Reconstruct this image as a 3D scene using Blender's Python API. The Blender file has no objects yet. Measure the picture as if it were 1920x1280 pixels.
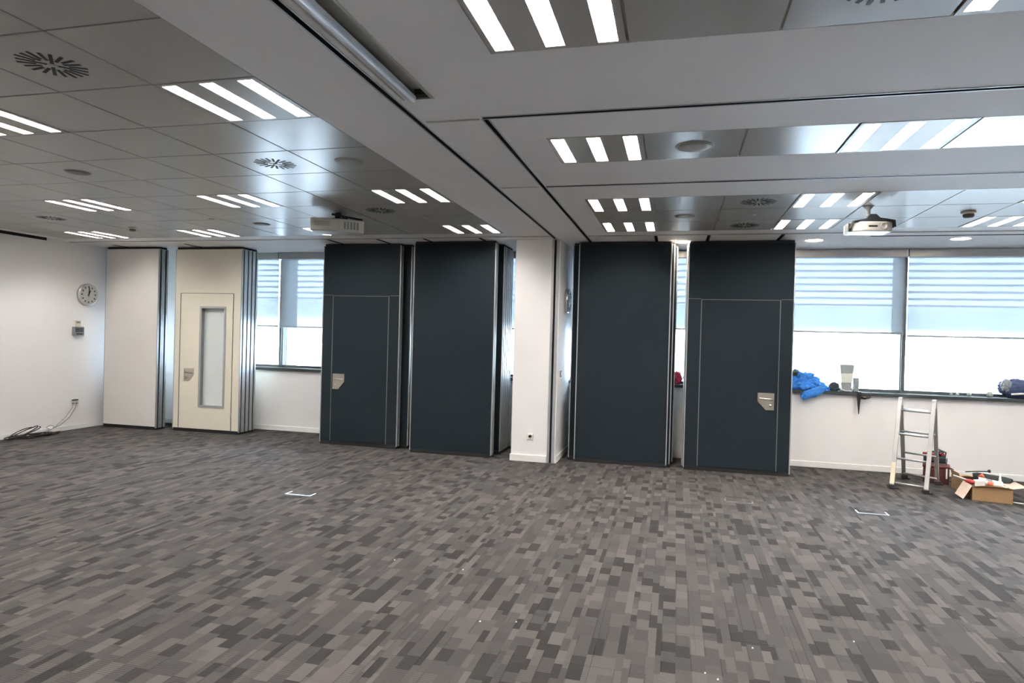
import bpy, math, random
from mathutils import Matrix, Vector, noise

random.seed(7)
scene = bpy.context.scene
col = scene.collection

# ------------------------------------------------------------------ camera
HC, H = 1.58, 2.83                     # eye height, ceiling height
F_PX, YAW, PIT, ROL = 1223.48, 0.24632, -0.00679, -0.02664
cy, sy, cp, sp, cr, sr = math.cos(YAW), math.sin(YAW), math.cos(PIT), math.sin(PIT), math.cos(ROL), math.sin(ROL)
fwd = Vector((-sy * cp, cy * cp, sp)); rt = Vector((cy, sy, 0)); dn = fwd.cross(rt)
r2 = cr * rt + sr * dn; d2 = -sr * rt + cr * dn
cam_data = bpy.data.cameras.new('camera')
cam_data.sensor_fit = 'HORIZONTAL'; cam_data.sensor_width = 36; cam_data.lens = F_PX / 1920 * 36
cam_data.clip_start = 0.05; cam_data.clip_end = 500
cam = bpy.data.objects.new('camera', cam_data); col.objects.link(cam)
up = -d2; bk = -fwd
cam.matrix_world = Matrix(((r2.x, up.x, bk.x, 0), (r2.y, up.y, bk.y, 0), (r2.z, up.z, bk.z, HC), (0, 0, 0, 1)))
scene.camera = cam

# ------------------------------------------------------------------ world, sun, exposure
world = bpy.data.worlds.new('world'); scene.world = world; world.use_nodes = True
wn = world.node_tree.nodes; wl = world.node_tree.links
for n in list(wn): wn.remove(n)
sky = wn.new('ShaderNodeTexSky'); sky.sky_type = 'NISHITA'; sky.sun_disc = False
sky.sun_elevation = math.radians(48); sky.sun_rotation = math.radians(200); sky.air_density = 1.0; sky.dust_density = 1.5
bg = wn.new('ShaderNodeBackground'); bg.inputs['Strength'].default_value = 0.5
wo = wn.new('ShaderNodeOutputWorld')
wl.new(sky.outputs[0], bg.inputs[0]); wl.new(bg.outputs[0], wo.inputs[0])
sun_d = bpy.data.lights.new('sun', 'SUN'); sun_d.energy = 40; sun_d.angle = math.radians(0.6); sun_d.color = (0.73, 0.87, 1.0)
sun = bpy.data.objects.new('sun', sun_d); col.objects.link(sun)
sun.rotation_euler = (math.radians(42), 0, math.radians(-20))      # from behind the room, high
vs = scene.view_settings
vs.view_transform = 'Standard'; vs.look = 'None'; vs.gamma = 1.0; vs.use_curve_mapping = False
vs.exposure = 1.62
TUBE = 53.0                             # radiance of the ceiling tubes
DOWN = 14.0

# ------------------------------------------------------------------ helpers
def lin(c):
    return tuple(((v / 255) / 12.92 if v / 255 <= 0.04045 else ((v / 255 + 0.055) / 1.055) ** 2.4) for v in c)

MATS = {}
def mat(name, rgb, rough=0.6, metal=0.0, var=0.0, scale=8.0, bump=0.0, bscale=60.0, spec=0.5, emit=None, estr=0.0, coat=0.0):
    m = bpy.data.materials.new(name); m.use_nodes = True
    nt = m.node_tree; b = nt.nodes['Principled BSDF']
    c = lin(rgb) + (1,)
    b.inputs['Base Color'].default_value = c
    b.inputs['Roughness'].default_value = rough; b.inputs['Metallic'].default_value = metal
    b.inputs['Specular IOR Level'].default_value = spec
    if coat: b.inputs['Coat Weight'].default_value = coat; b.inputs['Coat Roughness'].default_value = 0.2
    if emit: b.inputs['Emission Color'].default_value = emit + (1,); b.inputs['Emission Strength'].default_value = estr
    if var or bump:
        tc = nt.nodes.new('ShaderNodeNewGeometry')
        if var:
            nz = nt.nodes.new('ShaderNodeTexNoise'); nz.inputs['Scale'].default_value = scale; nz.inputs['Detail'].default_value = 5
            nt.links.new(tc.outputs['Position'], nz.inputs['Vector'])
            mr = nt.nodes.new('ShaderNodeMapRange'); mr.inputs[1].default_value = 0.3; mr.inputs[2].default_value = 0.7
            mr.inputs[3].default_value = 1 - var; mr.inputs[4].default_value = 1 + var
            nt.links.new(nz.outputs[0], mr.inputs[0])
            hs = nt.nodes.new('ShaderNodeHueSaturation'); hs.inputs['Color'].default_value = c
            nt.links.new(mr.outputs[0], hs.inputs['Value']); nt.links.new(hs.outputs[0], b.inputs['Base Color'])
        if bump:
            n2 = nt.nodes.new('ShaderNodeTexNoise'); n2.inputs['Scale'].default_value = bscale; n2.inputs['Detail'].default_value = 3
            nt.links.new(tc.outputs['Position'], n2.inputs['Vector'])
            bp = nt.nodes.new('ShaderNodeBump'); bp.inputs['Strength'].default_value = bump; bp.inputs['Distance'].default_value = 0.004
            nt.links.new(n2.outputs[0], bp.inputs['Height']); nt.links.new(bp.outputs[0], b.inputs['Normal'])
    MATS[name] = m
    return m

mat('wall_paint', (238, 235, 233), 0.7, var=0.012, scale=1.5, bump=0.08, bscale=180)
mat('plaster', (234, 231, 229), 0.75, var=0.012, scale=2, bump=0.05, bscale=150)
mat('tile_metal', (176, 173, 167), 0.30, 0.0, var=0.012, scale=3, spec=0.22)
mat('grid_metal', (176, 172, 160), 0.45, var=0.02)
mat('baseboard', (236, 234, 230), 0.5, var=0.01)
mat('aluminium', (206, 206, 204), 0.30, 0.9, var=0.02, scale=20)
mat('alu_matt', (176, 177, 178), 0.5, 0.6, var=0.02, scale=20)
mat('bar_metal', (214, 216, 220), 0.35, 0.3, var=0.01)
mat('black', (18, 18, 18), 0.6, var=0.05)
mat('black_gloss', (22, 22, 24), 0.35, var=0.05)
mat('frame_grey', (70, 76, 78), 0.5, var=0.03)
mat('sill_grey', (64, 68, 69), 0.8, var=0.04, spec=0.15)
mat('fin_grey', (150, 158, 168), 0.6, var=0.02)
mat('panel_dark', (29, 36, 41), 0.7, var=0.05, scale=160, bump=0.12, bscale=500, spec=0.12)
mat('panel_white', (216, 212, 207), 0.6, var=0.01, scale=30, bump=0.05, bscale=400)
mat('panel_cream', (222, 216, 198), 0.55, var=0.01, scale=30, bump=0.05, bscale=400)
mat('trim_strip', (96, 100, 102), 0.5, 0.3, var=0.02)
mat('nickel', (196, 190, 176), 0.28, 0.95, var=0.04, scale=40)
mat('frosted', (214, 220, 218), 0.25, 0.0, var=0.01, scale=4)
mat('lamp_tray', (172, 168, 160), 0.4, 0.0, var=0.01)
mat('lamp_reflector', (240, 240, 238), 0.35, 0.3, var=0.01)
mat('lamp_tube', (255, 250, 240), 0.5, emit=(1.0, 0.965, 0.945), estr=TUBE)
mat('down_glow', (255, 250, 240), 0.5, emit=(1.0, 0.95, 0.86), estr=DOWN)
mat('speaker_grey', (168, 165, 158), 0.6, var=0.02)
mat('speaker_dark', (120, 118, 113), 0.6, var=0.02)
mat('plastic_white', (226, 224, 216), 0.45, var=0.01)
mat('plastic_cream', (214, 206, 184), 0.5, var=0.02)
mat('plastic_grey', (122, 124, 128), 0.5, var=0.03)
mat('projector_silver', (178, 172, 162), 0.4, 0.3, var=0.02)
mat('projector_white', (176, 175, 168), 0.5, var=0.02)
mat('lens_glass', (14, 16, 24), 0.08, coat=0.5)
mat('clock_face', (150, 158, 174), 0.25, var=0.02)  # reflection in the clock glass put into the dial as bluish grey
mat('cable_grey', (150, 148, 144), 0.5)
mat('ladder_metal', (172, 171, 168), 0.38, 0.6, var=0.04, scale=25)
mat('ladder_tan', (214, 202, 176), 0.6, var=0.05)
mat('rubber', (46, 36, 34), 0.7, var=0.08)
mat('maroon', (72, 28, 26), 0.5, var=0.12, scale=14)
mat('maroon_lid', (92, 38, 32), 0.5, var=0.12, scale=14)
mat('red', (150, 40, 44), 0.5, var=0.08)
mat('orange', (226, 110, 84), 0.5, var=0.05)
mat('cardboard', (156, 124, 88), 0.85, var=0.06, scale=18, bump=0.1, bscale=120)
mat('cardboard_pale', (190, 166, 150), 0.85, var=0.05, scale=18, bump=0.1, bscale=120)
mat('dark_foam', (36, 42, 42), 0.8, var=0.1, scale=30)
mat('white_plastic', (236, 234, 228), 0.4, var=0.01)
mat('blue_cloth', (44, 116, 196), 0.75, var=0.28, scale=22, bump=0.5, bscale=60)
mat('blue_dark', (30, 66, 120), 0.8, var=0.2, scale=20)
mat('red_cloth', (188, 52, 70), 0.8, var=0.2, scale=20, bump=0.4, bscale=60)
mat('dark_cloth', (44, 50, 58), 0.85, var=0.2, scale=30, bump=0.4, bscale=80)
mat('navy_bag', (58, 70, 104), 0.8, var=0.2, scale=30, bump=0.4, bscale=80)
mat('green_dark', (60, 74, 66), 0.8, var=0.15, scale=30)
mat('tub_clear', (198, 202, 194), 0.35, var=0.06, scale=30)
mat('tub_grey', (128, 136, 138), 0.5, var=0.08, scale=30)
mat('scrap', (150, 160, 150), 0.9, var=0.15, scale=60)
mat('paper', (240, 240, 236), 0.8)
mat('facade_white', (236, 238, 238), 0.8, var=0.02, scale=0.6)
mat('facade_band', (176, 188, 204), 0.7, var=0.02, scale=0.6)
mat('facade_louvre', (206, 216, 226), 0.6, var=0.02, scale=0.6)
mat('facade_dark', (188, 198, 212), 0.7)
mat('facade_glass', (190, 226, 236), 0.12, var=0.05, scale=0.3)
mat('asphalt', (150, 150, 148), 0.9, var=0.06, scale=0.8)
mat('roof', (120, 120, 120), 0.9)

# glass pane: clear sheet with a grazing reflection
def glass_mat():
    m = bpy.data.materials.new('clear_glass'); m.use_nodes = True
    nt = m.node_tree
    for n in list(nt.nodes): nt.nodes.remove(n)
    o = nt.nodes.new('ShaderNodeOutputMaterial'); mx = nt.nodes.new('ShaderNodeMixShader')
    t = nt.nodes.new('ShaderNodeBsdfTransparent'); t.inputs[0].default_value = (0.93, 0.97, 1.0, 1)
    g = nt.nodes.new('ShaderNodeBsdfGlossy'); g.inputs['Roughness'].default_value = 0.02
    fr = nt.nodes.new('ShaderNodeFresnel'); fr.inputs[0].default_value = 1.35
    nt.links.new(fr.outputs[0], mx.inputs[0]); nt.links.new(t.outputs[0], mx.inputs[1]); nt.links.new(g.outputs[0], mx.inputs[2])
    nt.links.new(mx.outputs[0], o.inputs[0]); MATS['clear_glass'] = m
glass_mat()

# roller blind mesh cloth: open weave plus light passing through the yarn
def blind_mat():
    m = bpy.data.materials.new('blind_fabric'); m.use_nodes = True
    nt = m.node_tree
    for n in list(nt.nodes): nt.nodes.remove(n)
    o = nt.nodes.new('ShaderNodeOutputMaterial'); mx = nt.nodes.new('ShaderNodeMixShader'); m2 = nt.nodes.new('ShaderNodeMixShader')
    t = nt.nodes.new('ShaderNodeBsdfTransparent'); t.inputs[0].default_value = (0.080, 0.080, 0.080, 1)
    d = nt.nodes.new('ShaderNodeBsdfDiffuse'); d.inputs[0].default_value = (0.30, 0.31, 0.33, 1)
    tl = nt.nodes.new('ShaderNodeBsdfTranslucent'); tl.inputs[0].default_value = (0.135, 0.137, 0.140, 1)
    geo = nt.nodes.new('ShaderNodeNewGeometry')
    wv = nt.nodes.new('ShaderNodeTexNoise'); wv.inputs['Scale'].default_value = 3.0
    nt.links.new(geo.outputs['Position'], wv.inputs['Vector'])
    mr = nt.nodes.new('ShaderNodeMapRange'); mr.inputs[3].default_value = 0.48; mr.inputs[4].default_value = 0.52
    nt.links.new(wv.outputs[0], mr.inputs[0])
    m2.inputs[0].default_value = 0.5
    nt.links.new(d.outputs[0], m2.inputs[1]); nt.links.new(tl.outputs[0], m2.inputs[2])
    nt.links.new(mr.outputs[0], mx.inputs[0])
    nt.links.new(t.outputs[0], mx.inputs[1]); nt.links.new(m2.outputs[0], mx.inputs[2])
    nt.links.new(mx.outputs[0], o.inputs[0]); MATS['blind_fabric'] = m
blind_mat()

# carpet: rows of short rectangles in four tones with fine ribs
def carpet_mat():
    m = bpy.data.materials.new('carpet'); m.use_nodes = True
    nt = m.node_tree; N = nt.nodes; L = nt.links; b = N['Principled BSDF']
    b.inputs['Roughness'].default_value = 0.92; b.inputs['Specular IOR Level'].default_value = 0.2
    def M(op, a, bb=None, c=None):
        n = N.new('ShaderNodeMath'); n.operation = op
        for i, v in enumerate((a, bb, c)):
            if v is None: continue
            if isinstance(v, (int, float)): n.inputs[i].default_value = v
            else: L.new(v, n.inputs[i])
        return n.outputs[0]
    def W(x, y, z=0.0):
        cb = N.new('ShaderNodeCombineXYZ')
        for i, v in enumerate((x, y, z)):
            if isinstance(v, (int, float)): cb.inputs[i].default_value = v
            else: L.new(v, cb.inputs[i])
        w = N.new('ShaderNodeTexWhiteNoise'); w.noise_dimensions = '3D'; L.new(cb.outputs[0], w.inputs['Vector'])
        return w.outputs['Value']
    geo = N.new('ShaderNodeNewGeometry'); sep = N.new('ShaderNodeSeparateXYZ'); L.new(geo.outputs['Position'], sep.inputs[0])
    x, y = sep.outputs[0], sep.outputs[1]
    cw = 0.0715
    u = M('DIVIDE', M('ADD', x, 40.0), cw)
    # jitter column edges a little so widths vary
    ci = M('FLOOR', u); fu = M('FRACT', u)
    split = M('ADD', 0.25, M('MULTIPLY', W(ci, 3.0, 5.0), 0.5))
    sub = M('LESS_THAN', fu, split)
    wide = M('LESS_THAN', W(ci, 11.0, 1.0), 0.62)
    sub2 = M('MULTIPLY', sub, M('SUBTRACT', 1.0, wide))          # only some columns are split in two
    key = M('ADD', ci, M('MULTIPLY', sub2, 0.37))
    ln = M('ADD', 0.085, M('MULTIPLY', W(key, 1.7, 2.0), 0.125))
    v = M('ADD', M('DIVIDE', M('ADD', y, 40.0), ln), M('MULTIPLY', W(key, 8.1, 4.0), 17.0))
    vi = M('FLOOR', v)
    rnd = W(key, vi, 0.5); rnd2 = W(key, vi, 7.5)
    ramp = N.new('ShaderNodeValToRGB'); ramp.color_ramp.interpolation = 'CONSTANT'
    e = ramp.color_ramp.elements
    K = 0.262
    def tone(c): return tuple(v * K for v in lin(c)) + (1,)
    e[0].position = 0; e[0].color = tone((87, 82, 79))
    e[1].position = 0.17; e[1].color = tone((121, 116, 113))
    for p, c in ((0.46, (127, 121, 118)), (0.66, (142, 134, 130)), (0.84, (153, 145, 141))):
        k = e.new(p); k.color = tone(c)
    L.new(rnd, ramp.inputs[0])
    # transverse ribs in some cells, thin dark threads along some column edges
    rib = M('GREATER_THAN', M('FRACT', M('MULTIPLY', y, 66.0)), 0.55)
    ribbed = M('MULTIPLY', rib, M('GREATER_THAN', rnd2, 0.55))
    thread = M('MULTIPLY', M('LESS_THAN', fu, 0.09), M('GREATER_THAN', W(ci, vi, 3.3), 0.6))
    nz = N.new('ShaderNodeTexNoise'); nz.inputs['Scale'].default_value = 260; nz.inputs['Detail'].default_value = 2
    L.new(geo.outputs['Position'], nz.inputs['Vector'])
    nz2 = N.new('ShaderNodeTexNoise'); nz2.inputs['Scale'].default_value = 0.9
    L.new(geo.outputs['Position'], nz2.inputs['Vector'])
    val = M('SUBTRACT', 1.0, M('MULTIPLY', ribbed, 0.30))
    val = M('SUBTRACT', val, M('MULTIPLY', thread, 0.28))
    val = M('ADD', val, M('MULTIPLY', M('SUBTRACT', nz.outputs[0], 0.5), 0.5))
    val = M('ADD', val, M('MULTIPLY', M('SUBTRACT', nz2.outputs[0], 0.5), 0.12))
    hs = N.new('ShaderNodeHueSaturation'); L.new(ramp.outputs[0], hs.inputs['Color']); L.new(val, hs.inputs['Value'])
    L.new(hs.outputs[0], b.inputs['Base Color'])
    bp = N.new('ShaderNodeBump'); bp.inputs['Strength'].default_value = 0.35; bp.inputs['Distance'].default_value = 0.003
    L.new(nz.outputs[0], bp.inputs['Height']); L.new(bp.outputs[0], b.inputs['Normal'])
    MATS['carpet'] = m
carpet_mat()

class MB:
    """collects boxes, prisms, tubes; build() links them as one mesh object"""
    def __init__(s): s.v = []; s.f = []; s.sm = []
    def add(s, vs, fs, smooth=False):
        o = len(s.v); s.v += [tuple(p) for p in vs]
        for f in fs: s.f.append(tuple(i + o for i in f)); s.sm.append(smooth)
        return s
    def box(s, x0, x1, y0, y1, z0, z1):
        if x0 > x1: x0, x1 = x1, x0
        if y0 > y1: y0, y1 = y1, y0
        if z0 > z1: z0, z1 = z1, z0
        vs = [(x, y, z) for z in (z0, z1) for y in (y0, y1) for x in (x0, x1)]
        return s.add(vs, [(0, 2, 3, 1), (4, 5, 7, 6), (0, 1, 5, 4), (2, 6, 7, 3), (0, 4, 6, 2), (1, 3, 7, 5)])
    def cbox(s, x0, x1, y0, y1, z0, z1, c):
        """box with chamfered edges all round its lower and upper rims"""
        def ring(z, i): return [(x0 + i, y0 + i, z), (x1 - i, y0 + i, z), (x1 - i, y1 - i, z), (x0 + i, y1 - i, z)]
        vs = ring(z0, c) + ring(z0 + c, 0) + ring(z1 - c, 0) + ring(z1, c)
        fs = [(3, 2, 1, 0), (12, 13, 14, 15)]
        for k in range(3):
            for i in range(4):
                a = k * 4 + i; b = k * 4 + (i + 1) % 4
                fs.append((a, b, b + 4, a + 4))
        return s.add(vs, fs)
    def hexa(s, p): # 8 points bottom ring, top ring
        return s.add(p, [(3, 2, 1, 0), (4, 5, 6, 7), (0, 1, 5, 4), (1, 2, 6, 5), (2, 3, 7, 6), (3, 0, 4, 7)])
    def prism(s, poly, a0, a1, axis='z', smooth=False):
        n = len(poly)
        def pt(p, a):
            if axis == 'z': return (p[0], p[1], a)
            if axis == 'y': return (p[0], a, p[1])
            return (a, p[0], p[1])
        vs = [pt(p, a0) for p in poly] + [pt(p, a1) for p in poly]
        s.add(vs, [tuple(range(n - 1, -1, -1)), tuple(range(n, 2 * n))])
        o = len(s.v) - 2 * n
        for i in range(n):
            j = (i + 1) % n
            s.f.append((o + i, o + j, o + n + j, o + n + i)); s.sm.append(smooth)
        return s
    def tube(s, pts, r, n=8, caps=True):
        pts = [Vector(p) for p in pts]; rs = r if isinstance(r, (list, tuple)) else [r] * len(pts)
        rings = []; prev = None
        for i, p in enumerate(pts):
            t = (pts[min(i + 1, len(pts) - 1)] - pts[max(i - 1, 0)]).normalized()
            if prev is None:
                a = Vector((0, 0, 1)) if abs(t.z) < 0.9 else Vector((1, 0, 0))
                u = t.cross(a).normalized()
            else:
                u = (prev - t * prev.dot(t)).normalized()
            prev = u; w = t.cross(u)
            rings.append([p + (u * math.cos(2 * math.pi * k / n) + w * math.sin(2 * math.pi * k / n)) * rs[i] for k in range(n)])
        vs = [q for rg in rings for q in rg]; fs = []
        for i in range(len(rings) - 1):
            for k in range(n):
                a = i * n + k; b = i * n + (k + 1) % n
                fs.append((a, b, b + n, a + n))
        s.add(vs, fs, True)
        if caps:
            o = len(s.v) - len(vs)
            s.f.append(tuple(o + k for k in range(n - 1, -1, -1))); s.sm.append(False)
            s.f.append(tuple(o + len(vs) - n + k for k in range(n))); s.sm.append(False)
        return s
    def bar(s, p0, p1, w, h, upv=(0, 0, 1)):
        """rectangular bar from p0 to p1, w across, h along up"""
        p0 = Vector(p0); p1 = Vector(p1); t = (p1 - p0).normalized(); u = t.cross(Vector(upv))
        u.normalize(); v = u.cross(t)
        q = []
        for p in (p0, p1):
            q += [p + u * (-w / 2) + v * (-h / 2), p + u * (w / 2) + v * (-h / 2), p + u * (w / 2) + v * (h / 2), p + u * (-w / 2) + v * (h / 2)]
        return s.hexa(q)
    def lathe(s, prof, c=(0, 0, 0), axis='z', n=24, smooth=True):
        vs = []; m = len(prof)
        for k in range(n):
            a = 2 * math.pi * k / n
            for r, h in prof:
                x, y = r * math.cos(a), r * math.sin(a)
                if axis == 'z': p = (c[0] + x, c[1] + y, c[2] + h)
                elif axis == 'x': p = (c[0] + h, c[1] + x, c[2] + y)
                else: p = (c[0] + x, c[1] + h, c[2] - y)
                vs.append(p)
        fs = []
        for k in range(n):
            for i in range(m - 1):
                a = k * m + i; b = ((k + 1) % n) * m + i
                fs.append((a, b, b + 1, a + 1))
        s.add(vs, fs, smooth)
        o = len(s.v) - len(vs)
        for i, rev in ((0, True), (m - 1, False)):
            if prof[i][0] > 1e-5:
                f = [o + k * m + i for k in range(n)]
                s.f.append(tuple(reversed(f)) if rev else tuple(f)); s.sm.append(False)
        return s
    def mesh(s, name):
        me = bpy.data.meshes.new(name); me.from_pydata(s.v, [], s.f)
        me.polygons.foreach_set('use_smooth', s.sm); me.update()
        return me
    def build(s, name, material, parent=None, bevel=0.0):
        me = s.mesh(name); me.materials.append(MATS[material])
        return link(name, me, parent, bevel)

def link(name, me, parent=None, bevel=0.0, loc=None):
    o = bpy.data.objects.new(name, me); col.objects.link(o)
    if parent is not None: o.parent = parent
    if loc is not None: o.location = loc
    if bevel:
        bm = o.modifiers.new('bevel', 'BEVEL'); bm.width = bevel; bm.segments = 2; bm.limit_method = 'ANGLE'
    return o
def tag(o, label, cat, group=None, kind=None):
    o['label'] = label; o['category'] = cat
    if group: o['group'] = group
    if kind: o['kind'] = kind
    return o
def empty(name, loc, label, cat, group=None, rz=0.0):
    o = bpy.data.objects.new(name, None); col.objects.link(o); o.location = loc; o.rotation_euler.z = rz
    o.empty_display_size = 0.1
    return tag(o, label, cat, group)
def clone(src, name, parent):
    o = src.copy(); col.objects.link(o); o.parent = parent; return o
def clone_tree(src, loc, label, group=None):
    r = src.copy(); col.objects.link(r); r.location = loc; r['label'] = label
    if group: r['group'] = group
    elif 'group' in r: del r['group']
    for ch in list(src.children):
        c = ch.copy(); col.objects.link(c); c.parent = r
        for g in list(ch.children):
            d = g.copy(); col.objects.link(d); d.parent = c
    return r

def project(p):
    v = Vector(p) - Vector((0, 0, HC)); z = v.dot(fwd)
    if z < 0.05: return None
    return (960 + F_PX * v.dot(r2) / z, 640 + F_PX * v.dot(d2) / z, z)

XL, XR, YB, YW, YO = -8.86, 6.5, -3.5, 9.15, 9.45     # left wall, right wall, wall behind camera, window wall inside / outside

# ------------------------------------------------------------------ structure: floor
fl = MB().box(XL - 0.2, XR + 0.2, YB - 0.2, YO, -0.25, -0.006).build('floor', 'carpet')
tag(fl, 'patterned grey carpet tile floor of the large empty room', 'floor', kind='structure')
TS = 0.5
tile_me = MB().cbox(0.0004, TS - 0.0004, 0.0004, TS - 0.0004, -0.0055, 0.0, 0.0006).mesh('carpet_tile'); tile_me.materials.append(MATS['carpet'])
cells = []
x = XL
while x < XR - 0.01:
    y = YW - TS
    while y > YB - TS:
        q = project((x + TS / 2, y + TS / 2, 0)); seen = False
        if q:
            for dx in (0, TS):
                for dy in (0, TS):
                    c = project((x + dx, y + dy, 0))
                    if c and -5 < c[0] < 1925 and c[1] < 1285: seen = True
        cells.append(((0 if seen else 1), (q[2] if q else 99), x, y)); y -= TS
    x += TS
cells.sort()
rest = MB()
for i, (hid, d, x, y) in enumerate(cells):
    if i < 300 and not hid:
        link('carpet_tile', tile_me, fl, loc=(x, y, 0))
    else:
        y0 = max(y, YB); x1 = min(x + TS, XR)
        if y0 < y + TS - 0.01: rest.cbox(x + 0.0004, x1 - 0.0004, y0 + 0.0004, y + TS - 0.0004, -0.0055, 0.0, 0.0006)
ro = rest.build('carpet_tile_field', 'carpet', fl); ro['kind'] = 'stuff'

# ------------------------------------------------------------------ structure: walls
wlft = MB().box(XL - 0.2, XL, YB - 0.2, YO, -0.006, H + 0.2).build('wall_left', 'wall_paint')
tag(wlft, 'white painted end wall carrying the round clock and control box', 'wall', kind='structure')
w = MB().box(XR, XR + 0.2, YB - 0.2, YO, -0.006, H + 0.2).build('wall_right', 'wall_paint')
tag(w, 'white painted end wall beyond the stepladder', 'wall', kind='structure')
w = MB().box(XL, XR, YB - 0.2, YB, -0.006, H + 0.2).build('wall_front', 'wall_paint')
tag(w, 'white painted wall opposite the windows', 'wall', kind='structure')
w = MB().box(XL, XR, YW, YO, -0.006, 0.955).box(-8.36, -8.0, YW, YO, 0.9551, H - 0.0005).build('wall_back', 'wall_paint')
tag(w, 'white painted low wall under the row of windows', 'wall', kind='structure')
b = MB().box(XL, XL + 0.014, YB, YW - 0.014, 0, 0.07).build('baseboard_left', 'baseboard', bevel=0.004)
tag(b, 'white baseboard along the clock wall', 'baseboard', kind='structure')
b = MB().box(XL, -2.02, YW - 0.014, YW, 0, 0.075).box(-1.45, XR, YW - 0.014, YW, 0, 0.075).build('baseboard_back', 'baseboard', bevel=0.004)
tag(b, 'white baseboard along the low window wall', 'baseboard', kind='structure')

# column between the panel stacks with its aluminium wall channel
cx0, cx1, cyf = -2.02, -1.445, 8.13
cm = MB().box(cx0, -1.527, cyf, YW, 0, H).box(-1.527, -1.489, cyf + 0.05, YW, 0, H).box(-1.489, cx1, cyf, YW, 0, H)
colm = cm.build('column', 'wall_paint')
tag(colm, 'white square column with an aluminium wall channel and a socket', 'column', kind='structure')
MB().box(-1.5265, -1.4895, cyf + 0.044, cyf + 0.05, 0, H - 0.002).build('channel_slot', 'black', colm)
MB().box(-1.551, -1.5265, cyf - 0.006, cyf, 0, H - 0.002).box(-1.5265, -1.5225, cyf - 0.006, cyf + 0.044, 0, H - 0.002).build('channel_edge', 'alu_matt', colm)
MB().box(-1.4895, -1.455, cyf - 0.006, cyf, 0, H - 0.002).box(-1.4935, -1.4895, cyf - 0.006, cyf + 0.044, 0, H - 0.002).build('channel_edge', 'alu_matt', colm)
MB().box(cx0 - 0.012, -1.556, cyf - 0.013, cyf, 0, 0.082).box(cx0 - 0.012, cx0, cyf, YW - 0.014, 0, 0.082).build('skirting', 'baseboard', colm)
MB().box(cx1, cx1 + 0.012, cyf + 0.004, YW - 0.014, 0, 0.08).build('skirting', 'baseboard', colm)

# ------------------------------------------------------------------ structure: ceiling with openings
XT0, XT1 = -8.65, -2.05                      # tiled field beside the clock wall
LY = [7.61 - 0.6 * k for k in range(19)]      # joints of that field, far to near
RX0 = -0.83; RXN = 12
bays = [(2.785, 9, 'near'), (4.62, 1, 'mid'), (7.62, 3, 'far')]
slotW = 0.014
tracks = []     # (x0, x1, y0, y1) openings of the panel tracks
def ytrack(x, y0, y1): tracks.append((x - slotW, x + slotW, y0, y1))
def xtrack(y, x0, x1): tracks.append((x0, x1, y - slotW, y + slotW))
ytrack(-1.505, YB, 8.12)
ytrack(-1.10, 3.60, 8.55)
xtrack(3.585, -1.10 - slotW, XR)
xtrack(5.30, -1.10 + slotW, XR)
stack_slots = [(-4.60, 7.95, 9.0), (-3.88, 7.95, 9.0), (-3.22, 7.95, 9.0), (-2.46, 7.95, 9.0), (-0.27, 7.95, 9.0), (0.34, 7.95, 9.0), (1.15, 7.95, 9.0), (-8.4, 8.2, 9.0), (-7.1, 8.2, 9.0)]
for sx, a, bb in stack_slots: ytrack(sx, a, bb)
xtrack(8.15, 2.1, XR)
recess = (-1.42, -1.285, YB + 0.5, 3.24)      # long screen recess
wall_gap = (XL + 0.005, XL + 0.05, YB, 7.5)
holes = [(XT0, XT1, LY[-1], LY[0])] + [(RX0, RX0 + 0.6 * RXN, t - 0.6 * n, t) for t, n, _ in bays] + tracks + [recess, wall_gap]
def carve(x0, x1, y0, y1, holes, z, depth):
    xs = sorted({x0, x1} | {min(max(h[i], x0), x1) for h in holes for i in (0, 1)})
    ys = sorted({y0, y1} | {min(max(h[i], y0), y1) for h in holes for i in (2, 3)})
    m = MB()
    def solid(i, j):
        if i < 0 or j < 0 or i >= len(xs) - 1 or j >= len(ys) - 1: return True
        cx, cy_ = (xs[i] + xs[i + 1]) / 2, (ys[j] + ys[j + 1]) / 2
        return not any(h[0] < cx < h[1] and h[2] < cy_ < h[3] for h in holes)
    for j in range(len(ys) - 1):
        i = 0
        while i < len(xs) - 1:
            if solid(i, j):
                k = i
                while k + 1 < len(xs) - 1 and solid(k + 1, j): k += 1
                a, b_, c, d = xs[i], xs[k + 1], ys[j], ys[j + 1]
                m.add([(a, c, z), (a, d, z), (b_, d, z), (b_, c, z)], [(0, 1, 2, 3)])
                i = k + 1
            else: i += 1
    for i in range(len(xs) - 1):
        for j in range(len(ys) - 1):
            if solid(i, j): continue
            a, b_, c, d = xs[i], xs[i + 1], ys[j], ys[j + 1]
            if solid(i - 1, j): m.add([(a, c, z), (a, d, z), (a, d, z + depth), (a, c, z + depth)], [(0, 1, 2, 3)])
            if solid(i + 1, j): m.add([(b_, c, z), (b_, d, z), (b_, d, z + depth), (b_, c, z + depth)], [(3, 2, 1, 0)])
            if solid(i, j - 1): m.add([(a, c, z), (b_, c, z), (b_, c, z + depth), (a, c, z + depth)], [(3, 2, 1, 0)])
            if solid(i, j + 1): m.add([(a, d, z), (b_, d, z), (b_, d, z + depth), (a, d, z + depth)], [(0, 1, 2, 3)])
    return m
cmesh = carve(XL, XR, YB, YO + 0.02, holes, H, 0.12)
cmesh.box(XL - 0.2, XR + 0.2, YB - 0.2, YO + 0.35, H + 0.12, H + 0.35)
ceil = cmesh.build('ceiling', 'plaster')
tag(ceil, 'grey suspended ceiling of plaster strips and metal tile fields', 'ceiling', kind='structure')

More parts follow.
